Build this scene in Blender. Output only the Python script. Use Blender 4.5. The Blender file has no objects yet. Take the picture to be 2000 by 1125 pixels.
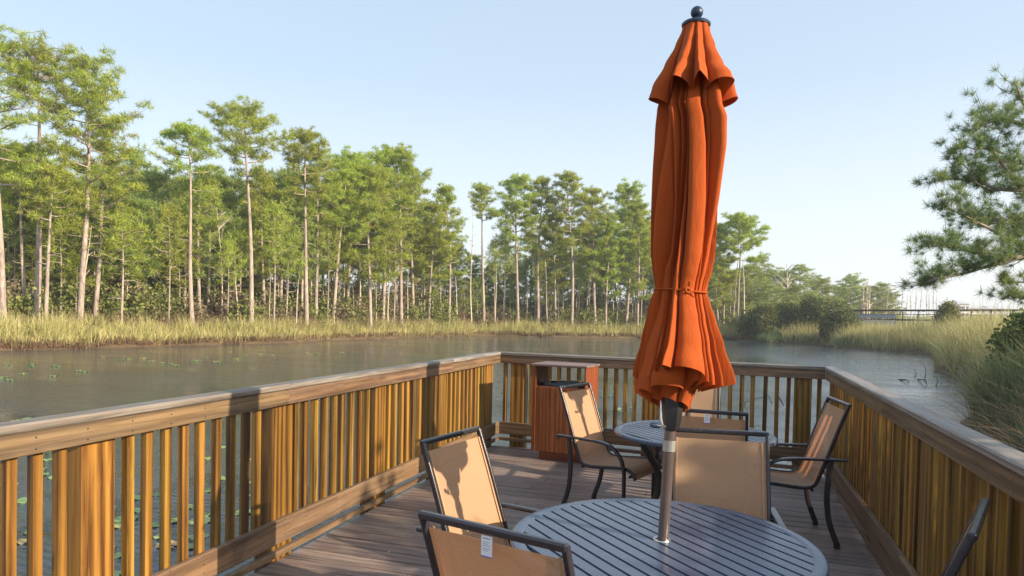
import bpy, bmesh, math, random
import numpy as np
from mathutils import Vector, Matrix

S = bpy.context.scene
C = S.collection
PI = math.pi

# ------------------------------------------------------------------ camera
F, CX, CY = 1303.18, 998.27, 645.69            # focal length and optical centre in 2000 x 1125 photo pixels
YAW, PITCH, ROLL, H = -0.31414, -0.02558, 0.02051, 1.599
FWD = Vector((math.sin(YAW)*math.cos(PITCH), math.cos(YAW)*math.cos(PITCH), math.sin(PITCH)))
RGT = Vector((math.cos(YAW), -math.sin(YAW), 0))
UP = RGT.cross(FWD)
RGT, UP = RGT*math.cos(ROLL)+UP*math.sin(ROLL), -RGT*math.sin(ROLL)+UP*math.cos(ROLL)
cam = bpy.data.cameras.new('camera'); co = bpy.data.objects.new('camera', cam); C.objects.link(co)
M = Matrix((RGT, UP, -FWD)).transposed().to_4x4(); M.translation = Vector((0, 0, H))
co.matrix_world = M
cam.sensor_width = 36; cam.lens = F/2000*36
cam.shift_x = (1000-CX)/2000; cam.shift_y = (CY-562.5)/2000
cam.clip_start = 0.05; cam.clip_end = 6000
S.camera = co
# ------------------------------------------------------------------ light
SUN = Vector((1, -0.18, 0.42)).normalized()
W = bpy.data.worlds.new('World'); S.world = W; W.use_nodes = True
nt = W.node_tree; nt.nodes.clear()
sky = nt.nodes.new('ShaderNodeTexSky'); sky.sky_type = 'NISHITA'; sky.sun_disc = False
sky.sun_elevation = math.asin(SUN.z); sky.sun_rotation = math.atan2(SUN.x, SUN.y)
sky.air_density = 1.0; sky.dust_density = 2.2; sky.ozone_density = 1.0
bg = nt.nodes.new('ShaderNodeBackground'); bg.inputs[1].default_value = 0.15
wo = nt.nodes.new('ShaderNodeOutputWorld')
tcw = nt.nodes.new('ShaderNodeTexCoord'); spw = nt.nodes.new('ShaderNodeSeparateXYZ'); nt.links.new(tcw.outputs['Generated'], spw.inputs[0])
rw = nt.nodes.new('ShaderNodeValToRGB'); nt.links.new(spw.outputs[2], rw.inputs[0])
for (p_, c_), e_ in zip([(0.0, (3.9, 4.0, 4.0)), (0.10, (3.25, 3.5, 3.7)), (0.32, (2.15, 2.65, 3.15)), (1.0, (1.3, 1.8, 2.5))], [rw.color_ramp.elements[0], rw.color_ramp.elements[1], rw.color_ramp.elements.new(0.3), rw.color_ramp.elements.new(0.6)]):
    e_.position = p_; e_.color = (*[v/4 for v in c_], 1)
sc4 = nt.nodes.new('ShaderNodeVectorMath'); sc4.operation = 'SCALE'; sc4.inputs['Scale'].default_value = 4.0; nt.links.new(rw.outputs[0], sc4.inputs[0])
mxw = nt.nodes.new('ShaderNodeMix'); mxw.data_type = 'RGBA'; mxw.inputs[0].default_value = 0.78     # thin high overcast over the clear sky
nt.links.new(sky.outputs[0], mxw.inputs[6]); nt.links.new(sc4.outputs[0], mxw.inputs[7]); nt.links.new(mxw.outputs[2], bg.inputs[0]); nt.links.new(bg.outputs[0], wo.inputs[0])
sl = bpy.data.lights.new('sun', 'SUN'); sl.energy = 4.2; sl.angle = math.radians(0.6); sl.color = (1.0, 0.83, 0.62)
so = bpy.data.objects.new('sun', sl); C.objects.link(so); so.rotation_euler = SUN.to_track_quat('Z', 'Y').to_euler()
S.view_settings.view_transform = 'Standard'; S.view_settings.look = 'None'
S.view_settings.exposure = 1.06; S.view_settings.gamma = 1
S.cycles.max_bounces = 8; S.cycles.transparent_max_bounces = 12

# ------------------------------------------------------------------ helpers
def ray(px, py): return FWD+RGT*((px-CX)/F)-UP*((py-CY)/F)
def at(px, py, d): return Vector((0, 0, H))+ray(px, py)*d                 # the point d metres ahead that the photo shows at px, py
def onz(px, py, z):
    r = ray(px, py); t = (z-H)/r.z; return Vector((r.x*t, r.y*t, z))
def hor(px): return 592+px*0.0205
def tag(o, label=None, cat=None, group=None, kind=None):
    if label: o['label'] = label
    if cat: o['category'] = cat
    if group: o['group'] = group
    if kind: o['kind'] = kind
    return o
def empty(name, loc, rz=0, label=None, cat=None, group=None):
    o = bpy.data.objects.new(name, None); C.objects.link(o); o.location = loc; o.rotation_euler = (0, 0, rz)
    o.empty_display_size = 0.2
    return tag(o, label, cat, group)
def copy_tree(o, parent=None):
    c = o.copy(); C.objects.link(c)
    if parent is not None: c.parent = parent
    for ch in list(o.children): copy_tree(ch, c)
    return c
class MB:
    def __init__(s): s.v = []; s.f = []; s.uv = {}
    def add(s, vs, fs):
        n = len(s.v); s.v += [tuple(v) for v in vs]; s.f += [tuple(i+n for i in f) for f in fs]; return s
    def box(s, lo, hi, ch=0.003, M=None):
        bm = bmesh.new(); bmesh.ops.create_cube(bm, size=1)
        lo = Vector(lo); hi = Vector(hi); d = hi-lo; c = (hi+lo)/2
        for v in bm.verts: v.co = Vector((v.co.x*d.x, v.co.y*d.y, v.co.z*d.z))+c
        if ch: bmesh.ops.bevel(bm, geom=bm.edges[:], offset=min(ch, min(d)*0.3), segments=1, affect='EDGES')
        if M: bmesh.ops.transform(bm, matrix=M, verts=bm.verts)
        bm.verts.index_update()
        s.add([v.co for v in bm.verts], [[v.index for v in f.verts] for f in bm.faces]); bm.free(); return s
    def tube(s, pts, r, n=8, sx=1.0, cap=True, flat=None):
        # r: radius or list; flat=(w,h) gives a flat bar whose width follows world-horizontal
        pts = [Vector(p) for p in pts]; m = len(pts); rs = r if isinstance(r, (list, tuple)) else [r]*m
        vs = []; up = None
        for i, p in enumerate(pts):
            t = (pts[min(i+1, m-1)]-pts[max(i-1, 0)]).normalized()
            if up is None:
                a = Vector((1, 0, 0)) if abs(t.x) < 0.8 else Vector((0, 1, 0)); up = (a-t*a.dot(t)).normalized()
            else: up = (up-t*up.dot(t)).normalized()
            b = t.cross(up)
            for k in range(n):
                an = 2*PI*(k+0.5)/n
                if flat:
                    ca, sa = math.cos(an), math.sin(an); e = 0.45
                    vs.append(p+up*flat[0]*math.copysign(abs(ca)**e, ca)+b*flat[1]*math.copysign(abs(sa)**e, sa))
                else: vs.append(p+up*rs[i]*math.cos(an)+b*rs[i]*math.sin(an))
        fs = [(i*n+k, i*n+(k+1) % n, (i+1)*n+(k+1) % n, (i+1)*n+k) for i in range(m-1) for k in range(n)]
        if cap: fs += [tuple(range(n-1, -1, -1)), tuple(range((m-1)*n, m*n))]
        return s.add(vs, fs)
    def lathe(s, prof, n=24, M=None, cap=True):
        vs = []; m = len(prof)
        for r, z in prof:
            for k in range(n): vs.append(Vector((r*math.cos(2*PI*k/n), r*math.sin(2*PI*k/n), z)))
        fs = [(i*n+k, i*n+(k+1) % n, (i+1)*n+(k+1) % n, (i+1)*n+k) for i in range(m-1) for k in range(n)]
        if cap: fs += [tuple(range(n-1, -1, -1)), tuple(range((m-1)*n, m*n))]
        if M: vs = [M @ v for v in vs]
        return s.add(vs, fs)
    def build(s, name, mat, parent=None, ang=35, smooth=True):
        me = bpy.data.meshes.new(name); me.from_pydata([tuple(v) for v in s.v], [], s.f); me.update()
        if smooth:
            me.polygons.foreach_set('use_smooth', [True]*len(me.polygons)); me.set_sharp_from_angle(angle=math.radians(ang))
        me.materials.append(mat)
        o = bpy.data.objects.new(name, me); C.objects.link(o)
        if parent is not None: o.parent = parent
        return o
def fast(name, verts, faces, mat, parent=None, smooth=False):
    """verts (n,3), faces (m,k) numpy arrays -> object"""
    me = bpy.data.meshes.new(name); verts = np.asarray(verts, np.float32); faces = np.asarray(faces, np.int32)
    m, k = faces.shape
    me.vertices.add(len(verts)); me.vertices.foreach_set('co', verts.ravel())
    me.loops.add(m*k); me.loops.foreach_set('vertex_index', faces.ravel())
    me.polygons.add(m); me.polygons.foreach_set('loop_start', np.arange(0, m*k, k, dtype=np.int32))
    me.update(calc_edges=True)
    if smooth: me.polygons.foreach_set('use_smooth', np.ones(m, bool))
    me.materials.append(mat)
    o = bpy.data.objects.new(name, me); C.objects.link(o)
    if parent is not None: o.parent = parent
    return o

# ------------------------------------------------------------------ materials
def new_mat(name):
    m = bpy.data.materials.new(name); m.use_nodes = True; t = m.node_tree; t.nodes.clear()
    o = t.nodes.new('ShaderNodeOutputMaterial'); return m, t, o
def nd(t, typ, **kw):
    n = t.nodes.new(typ)
    for k, v in kw.items():
        if k.startswith('i_'): n.inputs[k[2:].replace('_', ' ')].default_value = v
        else: setattr(n, k, v)
    return n
def ramp(t, fac, stops):
    r = t.nodes.new('ShaderNodeValToRGB'); e = r.color_ramp.elements
    while len(e) < len(stops): e.new(0.5)
    for i, (p, c) in enumerate(stops): e[i].position = p; e[i].color = (*c, 1)
    t.links.new(fac, r.inputs[0]); return r.outputs[0]
def mix(t, f, a, b, mode='MIX'):
    n = t.nodes.new('ShaderNodeMix'); n.data_type = 'RGBA'; n.blend_type = mode
    for s, v in ((n.inputs[0], f), (n.inputs[6], a), (n.inputs[7], b)):
        if hasattr(v, 'is_linked'): t.links.new(v, s)
        elif isinstance(v, (tuple, list)): s.default_value = (*v, 1)
        else: s.default_value = v
    return n.outputs[2]
def math_n(t, op, a, b=None, c=None):
    n = t.nodes.new('ShaderNodeMath'); n.operation = op
    for i, v in enumerate((a, b, c)):
        if v is None: continue
        if hasattr(v, 'is_linked'): t.links.new(v, n.inputs[i])
        else: n.inputs[i].default_value = v
    return n.outputs[0]
def bsdf(t, o, col, rough=0.6, spec=0.5, metal=0.0, normal=None, **kw):
    b = t.nodes.new('ShaderNodeBsdfPrincipled')
    if hasattr(col, 'is_linked'): t.links.new(col, b.inputs['Base Color'])
    else: b.inputs['Base Color'].default_value = (*col, 1)
    if hasattr(rough, 'is_linked'): t.links.new(rough, b.inputs['Roughness'])
    else: b.inputs['Roughness'].default_value = rough
    b.inputs['Specular IOR Level'].default_value = spec; b.inputs['Metallic'].default_value = metal
    if normal is not None: t.links.new(normal, b.inputs['Normal'])
    if o: t.links.new(b.outputs[0], o.inputs[0])
    return b
def bump(t, h, s=0.3, d=0.01):
    n = t.nodes.new('ShaderNodeBump'); n.inputs['Strength'].default_value = s; n.inputs['Distance'].default_value = d
    t.links.new(h, n.inputs['Height']); return n.outputs[0]
def objco(t, scale, rnd=True):
    tc = t.nodes.new('ShaderNodeTexCoord'); mp = t.nodes.new('ShaderNodeMapping'); mp.inputs['Scale'].default_value = scale
    t.links.new(tc.outputs['Object'], mp.inputs[0])
    if rnd:
        oi = t.nodes.new('ShaderNodeObjectInfo'); m = t.nodes.new('ShaderNodeVectorMath'); m.operation = 'SCALE'
        m.inputs[0].default_value = (37.1, 51.7, 13.3); t.links.new(oi.outputs['Random'], m.inputs['Scale'])
        t.links.new(m.outputs[0], mp.inputs['Location'])
    return mp.outputs[0]

def wood(name, axis, dark, light, grey=None, grey_amt=0.0, rough=0.55, sat_var=0.25, plank=None, fine=1.0, screws=None):
    """grain along axis 0/1/2. plank=(axis, width): a new tone for every plank across that axis"""
    m, t, o = new_mat(name)
    sc = [48.0*fine]*3; sc[axis] = 1.9*fine
    co_ = objco(t, tuple(sc))
    if plank:
        tc = t.nodes.new('ShaderNodeTexCoord'); sp = t.nodes.new('ShaderNodeSeparateXYZ'); t.links.new(tc.outputs['Object'], sp.inputs[0])
        cell = math_n(t, 'FLOOR', math_n(t, 'DIVIDE', sp.outputs[plank[0]], plank[1]))
        wn = nd(t, 'ShaderNodeTexWhiteNoise', noise_dimensions='1D'); t.links.new(cell, wn.inputs['W'])
        ad = t.nodes.new('ShaderNodeVectorMath'); ad.operation = 'MULTIPLY_ADD'; t.links.new(wn.outputs['Color'], ad.inputs[0])
        ad.inputs[1].default_value = (90, 90, 90); t.links.new(co_, ad.inputs[2]); co_ = ad.outputs[0]; rnd = wn.outputs['Value']
    else:
        oi = t.nodes.new('ShaderNodeObjectInfo'); rnd = oi.outputs['Random']
    n1 = nd(t, 'ShaderNodeTexNoise', i_Scale=1.0, i_Detail=8.0, i_Roughness=0.68, i_Distortion=0.7); t.links.new(co_, n1.inputs['Vector'])
    sc2 = [7.0]*3; sc2[axis] = 0.9
    c2 = objco(t, tuple(sc2)); n2 = nd(t, 'ShaderNodeTexNoise', i_Scale=1.0, i_Detail=3.0); t.links.new(c2, n2.inputs['Vector'])
    wv = nd(t, 'ShaderNodeTexWave', wave_type='RINGS', rings_direction='XYZ'[axis], i_Scale=0.13, i_Distortion=11.0, i_Detail=4.0, i_Detail_Scale=0.7)
    t.links.new(co_, wv.inputs['Vector'])
    g = mix(t, 0.28, n1.outputs[0], wv.outputs['Color'])
    col = ramp(t, g, [(0.30, dark), (0.66, light)])
    col = mix(t, math_n(t, 'MULTIPLY', ramp(t, n2.outputs[0], [(0.42, (0, 0, 0)), (0.75, (1, 1, 1))]), 0.45), col, tuple(c*0.45 for c in dark))
    # knots
    sc3 = [9.0]*3; sc3[axis] = 4.0
    c3 = objco(t, tuple(sc3)); vo = nd(t, 'ShaderNodeTexVoronoi', i_Scale=0.42); t.links.new(c3, vo.inputs['Vector'])
    kn = ramp(t, vo.outputs['Distance'], [(0.05, (1, 1, 1)), (0.13, (0, 0, 0))])
    col = mix(t, math_n(t, 'MULTIPLY', kn, 0.75), col, tuple(c*0.28 for c in dark))
    if grey:
        n3 = nd(t, 'ShaderNodeTexNoise', i_Scale=2.2, i_Detail=5.0); t.links.new(objco(t, tuple(1.0 if i != axis else 0.4 for i in range(3))), n3.inputs['Vector'])
        n1b = ramp(t, n1.outputs[0], [(0.35, (0.38, 0.36, 0.34)), (0.62, (1.2, 1.2, 1.2))])
        gc = mix(t, 1.0, grey, n1b, 'MULTIPLY')
        col = mix(t, math_n(t, 'MULTIPLY', ramp(t, n3.outputs[0], [(0.25, (0.35,)*3), (0.7, (1, 1, 1))]), grey_amt), col, gc)
    hs = nd(t, 'ShaderNodeHueSaturation'); t.links.new(col, hs.inputs['Color'])
    t.links.new(math_n(t, 'MULTIPLY_ADD', rnd, sat_var*2, 1-sat_var), hs.inputs['Value'])
    t.links.new(math_n(t, 'MULTIPLY_ADD', math_n(t, 'FRACT', math_n(t, 'MULTIPLY', rnd, 7.3)), 0.018, 0.493), hs.inputs['Hue'])
    hsc = hs.outputs[0]
    if screws:
        tc2 = nd(t, 'ShaderNodeTexCoord'); s3 = nd(t, 'ShaderNodeSeparateXYZ'); t.links.new(tc2.outputs['Object'], s3.inputs[0])
        def cell(v, w): return math_n(t, 'MULTIPLY', math_n(t, 'SUBTRACT', math_n(t, 'FRACT', math_n(t, 'DIVIDE', v, w)), 0.5), w)
        u1, u2 = cell(s3.outputs[0], screws[0]), cell(s3.outputs[screws[2]], screws[1])
        dd = math_n(t, 'SQRT', math_n(t, 'ADD', math_n(t, 'MULTIPLY', u1, u1), math_n(t, 'MULTIPLY', u2, u2)))
        hsc = mix(t, math_n(t, 'LESS_THAN', dd, 0.0042), hsc, (0.03, 0.025, 0.022))
    bsdf(t, o, hsc, rough, 0.4, normal=bump(t, g, 0.35, 0.004)); return m

def grain3(base, *a, **k): return [wood('%s_%s' % (base, 'xyz'[i]), i, *a, **k) for i in range(3)]
STAIN = grain3('stained_wood', (0.070, 0.030, 0.009), (0.37, 0.195, 0.038), rough=0.40, sat_var=0.28)
BOARD = grain3('rail_board_wood', (0.085, 0.045, 0.02), (0.27, 0.155, 0.065), grey=(0.19, 0.14, 0.10), grey_amt=0.6, rough=0.5, sat_var=0.1, screws=(0.23, 0.047, 2))
CAPW = grain3('weathered_cap_wood', (0.085, 0.058, 0.042), (0.25, 0.185, 0.13), grey=(0.285, 0.265, 0.24), grey_amt=0.85, rough=0.42, sat_var=0.08)
DECKW = wood('deck_wood', 0, (0.085, 0.05, 0.04), (0.27, 0.175, 0.14), grey=(0.30, 0.25, 0.22), grey_amt=0.7, rough=0.5, sat_var=0.24, plank=(1, 0.146), screws=(0.61, 0.073, 1))
BINW = grain3('redwood', (0.16, 0.042, 0.015), (0.31, 0.095, 0.035), rough=0.35, sat_var=0.06)
BINTOP = wood('bin_top_wood', 0, (0.16, 0.07, 0.05), (0.28, 0.14, 0.11), grey=(0.30, 0.25, 0.24), grey_amt=0.5, rough=0.35, sat_var=0.05)

def paint(name, col, rough=0.35, metal=0.0, spec=0.5, vary=0.12, bmp=0.05):
    m, t, o = new_mat(name)
    n = nd(t, 'ShaderNodeTexNoise', i_Scale=9.0, i_Detail=5.0, i_Roughness=0.65); t.links.new(objco(t, (1, 1, 1)), n.inputs['Vector'])
    f = nd(t, 'ShaderNodeTexNoise', i_Scale=400.0, i_Detail=2.0); t.links.new(objco(t, (1, 1, 1)), f.inputs['Vector'])
    c = mix(t, n.outputs[0], tuple(x*(1-vary*2) for x in col), tuple(min(1, x*(1+vary*2)) for x in col))
    r = math_n(t, 'MULTIPLY_ADD', n.outputs[0], 0.25, rough-0.12)
    bsdf(t, o, c, r, spec, metal, normal=bump(t, f.outputs[0], bmp, 0.001)); return m
FRAME = paint('bronze_frame_paint', (0.032, 0.028, 0.034), 0.24, spec=0.6, vary=0.03)
TABLE = paint('grey_table_paint', (0.072, 0.096, 0.145), 0.27, spec=0.6, vary=0.06, bmp=0.006)
TLEG = paint('dark_table_leg_paint', (0.03, 0.027, 0.03), 0.35)
POLE = paint('bronze_pole_paint', (0.155, 0.12, 0.112), 0.30, metal=0.4)
CHROME = paint('bare_metal', (0.62, 0.62, 0.60), 0.28, metal=1.0)
STEEL = paint('galvanised_ring', (0.42, 0.41, 0.38), 0.45, metal=0.6)
BLACK = paint('black_plastic', (0.022, 0.022, 0.025), 0.4)
NAVY = paint('dark_blue_plastic', (0.018, 0.035, 0.075), 0.4)
LINER = paint('black_bin_bag', (0.015, 0.017, 0.025), 0.22)
WHITE = paint('white_label', (0.78, 0.76, 0.80), 0.6, vary=0.03)
INK = paint('grey_ink', (0.35, 0.33, 0.38), 0.7)
PURPLE = paint('purple_ink', (0.12, 0.08, 0.42), 0.6)

def cloth(name, col, trans=0.35, scale=900):
    m, t, o = new_mat(name)
    c = objco(t, (1, 1, 1), False)
    w1 = nd(t, 'ShaderNodeTexNoise', i_Scale=380.0, i_Detail=2.0); t.links.new(c, w1.inputs['Vector'])
    n = nd(t, 'ShaderNodeTexNoise', i_Scale=5.0, i_Detail=4.0); t.links.new(c, n.inputs['Vector'])
    cc = mix(t, n.outputs[0], tuple(x*0.85 for x in col), tuple(min(1, x*1.12) for x in col))
    cc = mix(t, math_n(t, 'MULTIPLY', w1.outputs[0], 0.3), cc, tuple(x*0.7 for x in col))
    w2 = nd(t, 'ShaderNodeTexNoise', i_Scale=9.0, i_Detail=5.0, i_Roughness=0.6); t.links.new(objco(t, (2.4, 2.4, 0.7), False), w2.inputs['Vector'])
    b = bsdf(t, None, cc, 0.85, 0.25, normal=bump(t, math_n(t, 'ADD', math_n(t, 'MULTIPLY', w1.outputs[0], 0.12), w2.outputs[0]), 0.55, 0.012)); b.inputs['Sheen Weight'].default_value = 0.08
    b.inputs['Sheen Tint'].default_value = (1, 0.6, 0.4, 1)
    tr = nd(t, 'ShaderNodeBsdfTranslucent'); t.links.new(cc, tr.inputs[0])
    mx = nd(t, 'ShaderNodeMixShader'); mx.inputs[0].default_value = trans
    t.links.new(b.outputs[0], mx.inputs[1]); t.links.new(tr.outputs[0], mx.inputs[2]); t.links.new(mx.outputs[0], o.inputs[0]); return m
ORANGE = cloth('orange_canvas', (0.45, 0.082, 0.011), 0.06)

def sling_mat():
    m, t, o = new_mat('tan_mesh_sling')
    uv = nd(t, 'ShaderNodeUVMap')
    def wave(dirn, sc):
        w = nd(t, 'ShaderNodeTexWave', bands_direction=dirn, wave_profile='SIN'); w.inputs['Scale'].default_value = sc
        w.inputs['Distortion'].default_value = 0.0; t.links.new(uv.outputs[0], w.inputs['Vector']); return w.outputs['Fac']
    wa, wb = wave('X', 30), wave('Y', 40)                               # woven cells about 6 x 9 mm
    cell = math_n(t, 'MULTIPLY', wa, wb)
    inv = math_n(t, 'MULTIPLY', math_n(t, 'SUBTRACT', 1.0, wa), math_n(t, 'SUBTRACT', 1.0, wb))
    h = math_n(t, 'ADD', cell, inv)
    n = nd(t, 'ShaderNodeTexNoise', i_Scale=60.0, i_Detail=3.0); t.links.new(uv.outputs[0], n.inputs['Vector'])
    col = ramp(t, h, [(0.12, (0.19, 0.09, 0.045)), (0.6, (0.60, 0.38, 0.215))])
    col = mix(t, math_n(t, 'MULTIPLY', n.outputs[0], 0.25), col, (0.64, 0.43, 0.27))
    b = bsdf(t, None, col, 0.6, 0.4, normal=bump(t, h, 0.4, 0.002))
    tr = nd(t, 'ShaderNodeBsdfTranslucent'); tr.inputs[0].default_value = (0.75, 0.30, 0.12, 1)
    mx = nd(t, 'ShaderNodeMixShader'); mx.inputs[0].default_value = 0.22
    t.links.new(b.outputs[0], mx.inputs[1]); t.links.new(tr.outputs[0], mx.inputs[2])
    tp = nd(t, 'ShaderNodeBsdfTransparent'); m2 = nd(t, 'ShaderNodeMixShader')
    hole = math_n(t, 'LESS_THAN', h, 0.10); t.links.new(hole, m2.inputs[0])
    t.links.new(mx.outputs[0], m2.inputs[1]); t.links.new(tp.outputs[0], m2.inputs[2]); t.links.new(m2.outputs[0], o.inputs[0]); return m
SLING = sling_mat()

def leafmat(name, stops, trans=0.35, rough=0.55, patch=None, spec=0.3):
    """every leaf-sized island takes its own tone; broad patches shift it"""
    m, t, o = new_mat(name)
    g = nd(t, 'ShaderNodeNewGeometry')
    n = nd(t, 'ShaderNodeTexNoise', i_Scale=0.8, i_Detail=2.0)
    tc = nd(t, 'ShaderNodeTexCoord'); t.links.new(tc.outputs['Object'], n.inputs['Vector'])
    f = math_n(t, 'ADD', math_n(t, 'MULTIPLY', g.outputs['Random Per Island'], 0.55), math_n(t, 'MULTIPLY', n.outputs[0], 0.45))
    col = ramp(t, f, stops)
    if patch:
        n2 = nd(t, 'ShaderNodeTexNoise', i_Scale=patch[1], i_Detail=1.0); t.links.new(tc.outputs['Object'], n2.inputs['Vector'])
        col = mix(t, ramp(t, n2.outputs[0], [(patch[2], (0, 0, 0)), (patch[2]+0.08, (1, 1, 1))]), col, patch[0])
    oi = nd(t, 'ShaderNodeObjectInfo'); hs = nd(t, 'ShaderNodeHueSaturation'); t.links.new(col, hs.inputs['Color'])
    t.links.new(math_n(t, 'MULTIPLY_ADD', oi.outputs['Random'], 0.3, 0.85), hs.inputs['Value'])
    t.links.new(math_n(t, 'MULTIPLY_ADD', oi.outputs['Random'], 0.03, 0.485), hs.inputs['Hue'])
    b = bsdf(t, None, hs.outputs[0], rough, spec)
    tr = nd(t, 'ShaderNodeBsdfTranslucent'); t.links.new(hs.outputs[0], tr.inputs[0])
    mx = nd(t, 'ShaderNodeMixShader'); mx.inputs[0].default_value = trans
    t.links.new(b.outputs[0], mx.inputs[1]); t.links.new(tr.outputs[0], mx.inputs[2]); t.links.new(mx.outputs[0], o.inputs[0]); return m
NEEDLE = leafmat('pine_needles', [(0.15, (0.13, 0.19, 0.03)), (0.5, (0.38, 0.46, 0.07)), (0.85, (0.64, 0.68, 0.14))], trans=0.5, patch=((0.36, 0.20, 0.05), 0.6, 0.72))
NEEDLE_D = leafmat('far_pine_needles', [(0.15, (0.12, 0.18, 0.05)), (0.5, (0.33, 0.40, 0.10)), (0.85, (0.54, 0.60, 0.17))], trans=0.48)
NEEDLE_B = leafmat('blue_green_pine_needles', [(0.15, (0.06, 0.13, 0.07)), (0.5, (0.17, 0.28, 0.11)), (0.8, (0.46, 0.52, 0.12))], trans=0.4)
BUSH = leafmat('dark_shrub_leaves', [(0.15, (0.035, 0.06, 0.02)), (0.5, (0.10, 0.135, 0.03)), (0.85, (0.26, 0.27, 0.06))])
THICK = leafmat('thicket_leaves', [(0.1, (0.08, 0.09, 0.03)), (0.5, (0.20, 0.23, 0.06)), (0.85, (0.38, 0.40, 0.12))], patch=((0.24, 0.19, 0.12), 0.30, 0.47), trans=0.4)
REED = leafmat('tan_green_reeds', [(0.1, (0.13, 0.15, 0.045)), (0.45, (0.42, 0.39, 0.15)), (0.85, (0.72, 0.62, 0.32))], trans=0.3)
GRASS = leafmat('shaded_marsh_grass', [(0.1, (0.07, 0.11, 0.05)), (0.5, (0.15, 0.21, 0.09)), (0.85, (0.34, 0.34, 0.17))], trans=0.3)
DEADG = leafmat('dead_brown_stems', [(0.1, (0.11, 0.065, 0.04)), (0.5, (0.24, 0.14, 0.09)), (0.85, (0.40, 0.27, 0.19))], trans=0.15)

def bark(name, a, b, sc=(3, 3, 0.7)):
    m, t, o = new_mat(name)
    n = nd(t, 'ShaderNodeTexNoise', i_Scale=3.0, i_Detail=6.0, i_Roughness=0.7); t.links.new(objco(t, sc), n.inputs['Vector'])
    n2 = nd(t, 'ShaderNodeTexNoise', i_Scale=0.6, i_Detail=2.0); t.links.new(objco(t, (1, 1, 1)), n2.inputs['Vector'])
    f = math_n(t, 'ADD', math_n(t, 'MULTIPLY', n.outputs[0], 0.7), math_n(t, 'MULTIPLY', n2.outputs[0], 0.3))
    bsdf(t, o, ramp(t, f, [(0.35, a), (0.65, b)]), 0.85, 0.2, normal=bump(t, n.outputs[0], 0.6, 0.05)); return m
BARK = bark('pine_bark', (0.16, 0.12, 0.10), (0.50, 0.42, 0.355))
PALE = bark('dead_wood_bark', (0.36, 0.29, 0.23), (0.68, 0.59, 0.49))
DARKB = bark('dark_wet_wood', (0.02, 0.018, 0.018), (0.07, 0.055, 0.05))

def water_mat():
    m, t, o = new_mat('pond_water')
    tc = nd(t, 'ShaderNodeTexCoord'); 
    def ns(sc, rot, s, d, r=0.55):
        mp = nd(t, 'ShaderNodeMapping'); mp.inputs['Scale'].default_value = sc; mp.inputs['Rotation'].default_value = (0, 0, rot)
        t.links.new(tc.outputs['Object'], mp.inputs[0]); n = nd(t, 'ShaderNodeTexNoise', i_Scale=s, i_Detail=d, i_Roughness=r)
        t.links.new(mp.outputs[0], n.inputs['Vector']); return n.outputs[0]
    a = ns((1, 2.2, 1), 0.3, 5.0, 4.0); b = ns((1, 1.8, 1), -0.2, 1.2, 3.0); c = ns((1, 1, 1), 0, 0.12, 2.0)
    calm = ramp(t, math_n(t, 'ADD', math_n(t, 'MULTIPLY', c, 0.5), math_n(t, 'MULTIPLY', ns((0.25, 1.3, 1), 0.25, 0.35, 3.0), 0.5)), [(0.38, (0.22,)*3), (0.62, (1, 1, 1))])
    h = math_n(t, 'MULTIPLY', math_n(t, 'ADD', math_n(t, 'MULTIPLY', a, 0.75), b), calm)
    nb = bump(t, h, 0.42, 0.10)
    col = ramp(t, ns((1, 1, 1), 0, 0.25, 3.0), [(0.3, (0.032, 0.048, 0.066)), (0.7, (0.050, 0.070, 0.095))])
    b_ = bsdf(t, o, col, math_n(t, 'MULTIPLY_ADD', calm, 0.07, 0.01), 0.8, normal=nb); b_.inputs['IOR'].default_value = 1.5; return m
WATER = water_mat()

def ground_mat():
    m, t, o = new_mat('bank_soil')
    tc = nd(t, 'ShaderNodeTexCoord')
    n = nd(t, 'ShaderNodeTexNoise', i_Scale=0.5, i_Detail=8.0, i_Roughness=0.7); t.links.new(tc.outputs['Object'], n.inputs['Vector'])
    n2 = nd(t, 'ShaderNodeTexNoise', i_Scale=6.0, i_Detail=5.0); t.links.new(tc.outputs['Object'], n2.inputs['Vector'])
    c = ramp(t, n.outputs[0], [(0.3, (0.05, 0.055, 0.025)), (0.5, (0.13, 0.10, 0.055)), (0.7, (0.20, 0.15, 0.08))])
    c = mix(t, math_n(t, 'MULTIPLY', n2.outputs[0], 0.5), c, (0.17, 0.09, 0.055))
    bsdf(t, o, c, 0.95, 0.2, normal=bump(t, n2.outputs[0], 0.8, 0.1)); return m
GROUND = ground_mat()

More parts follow.
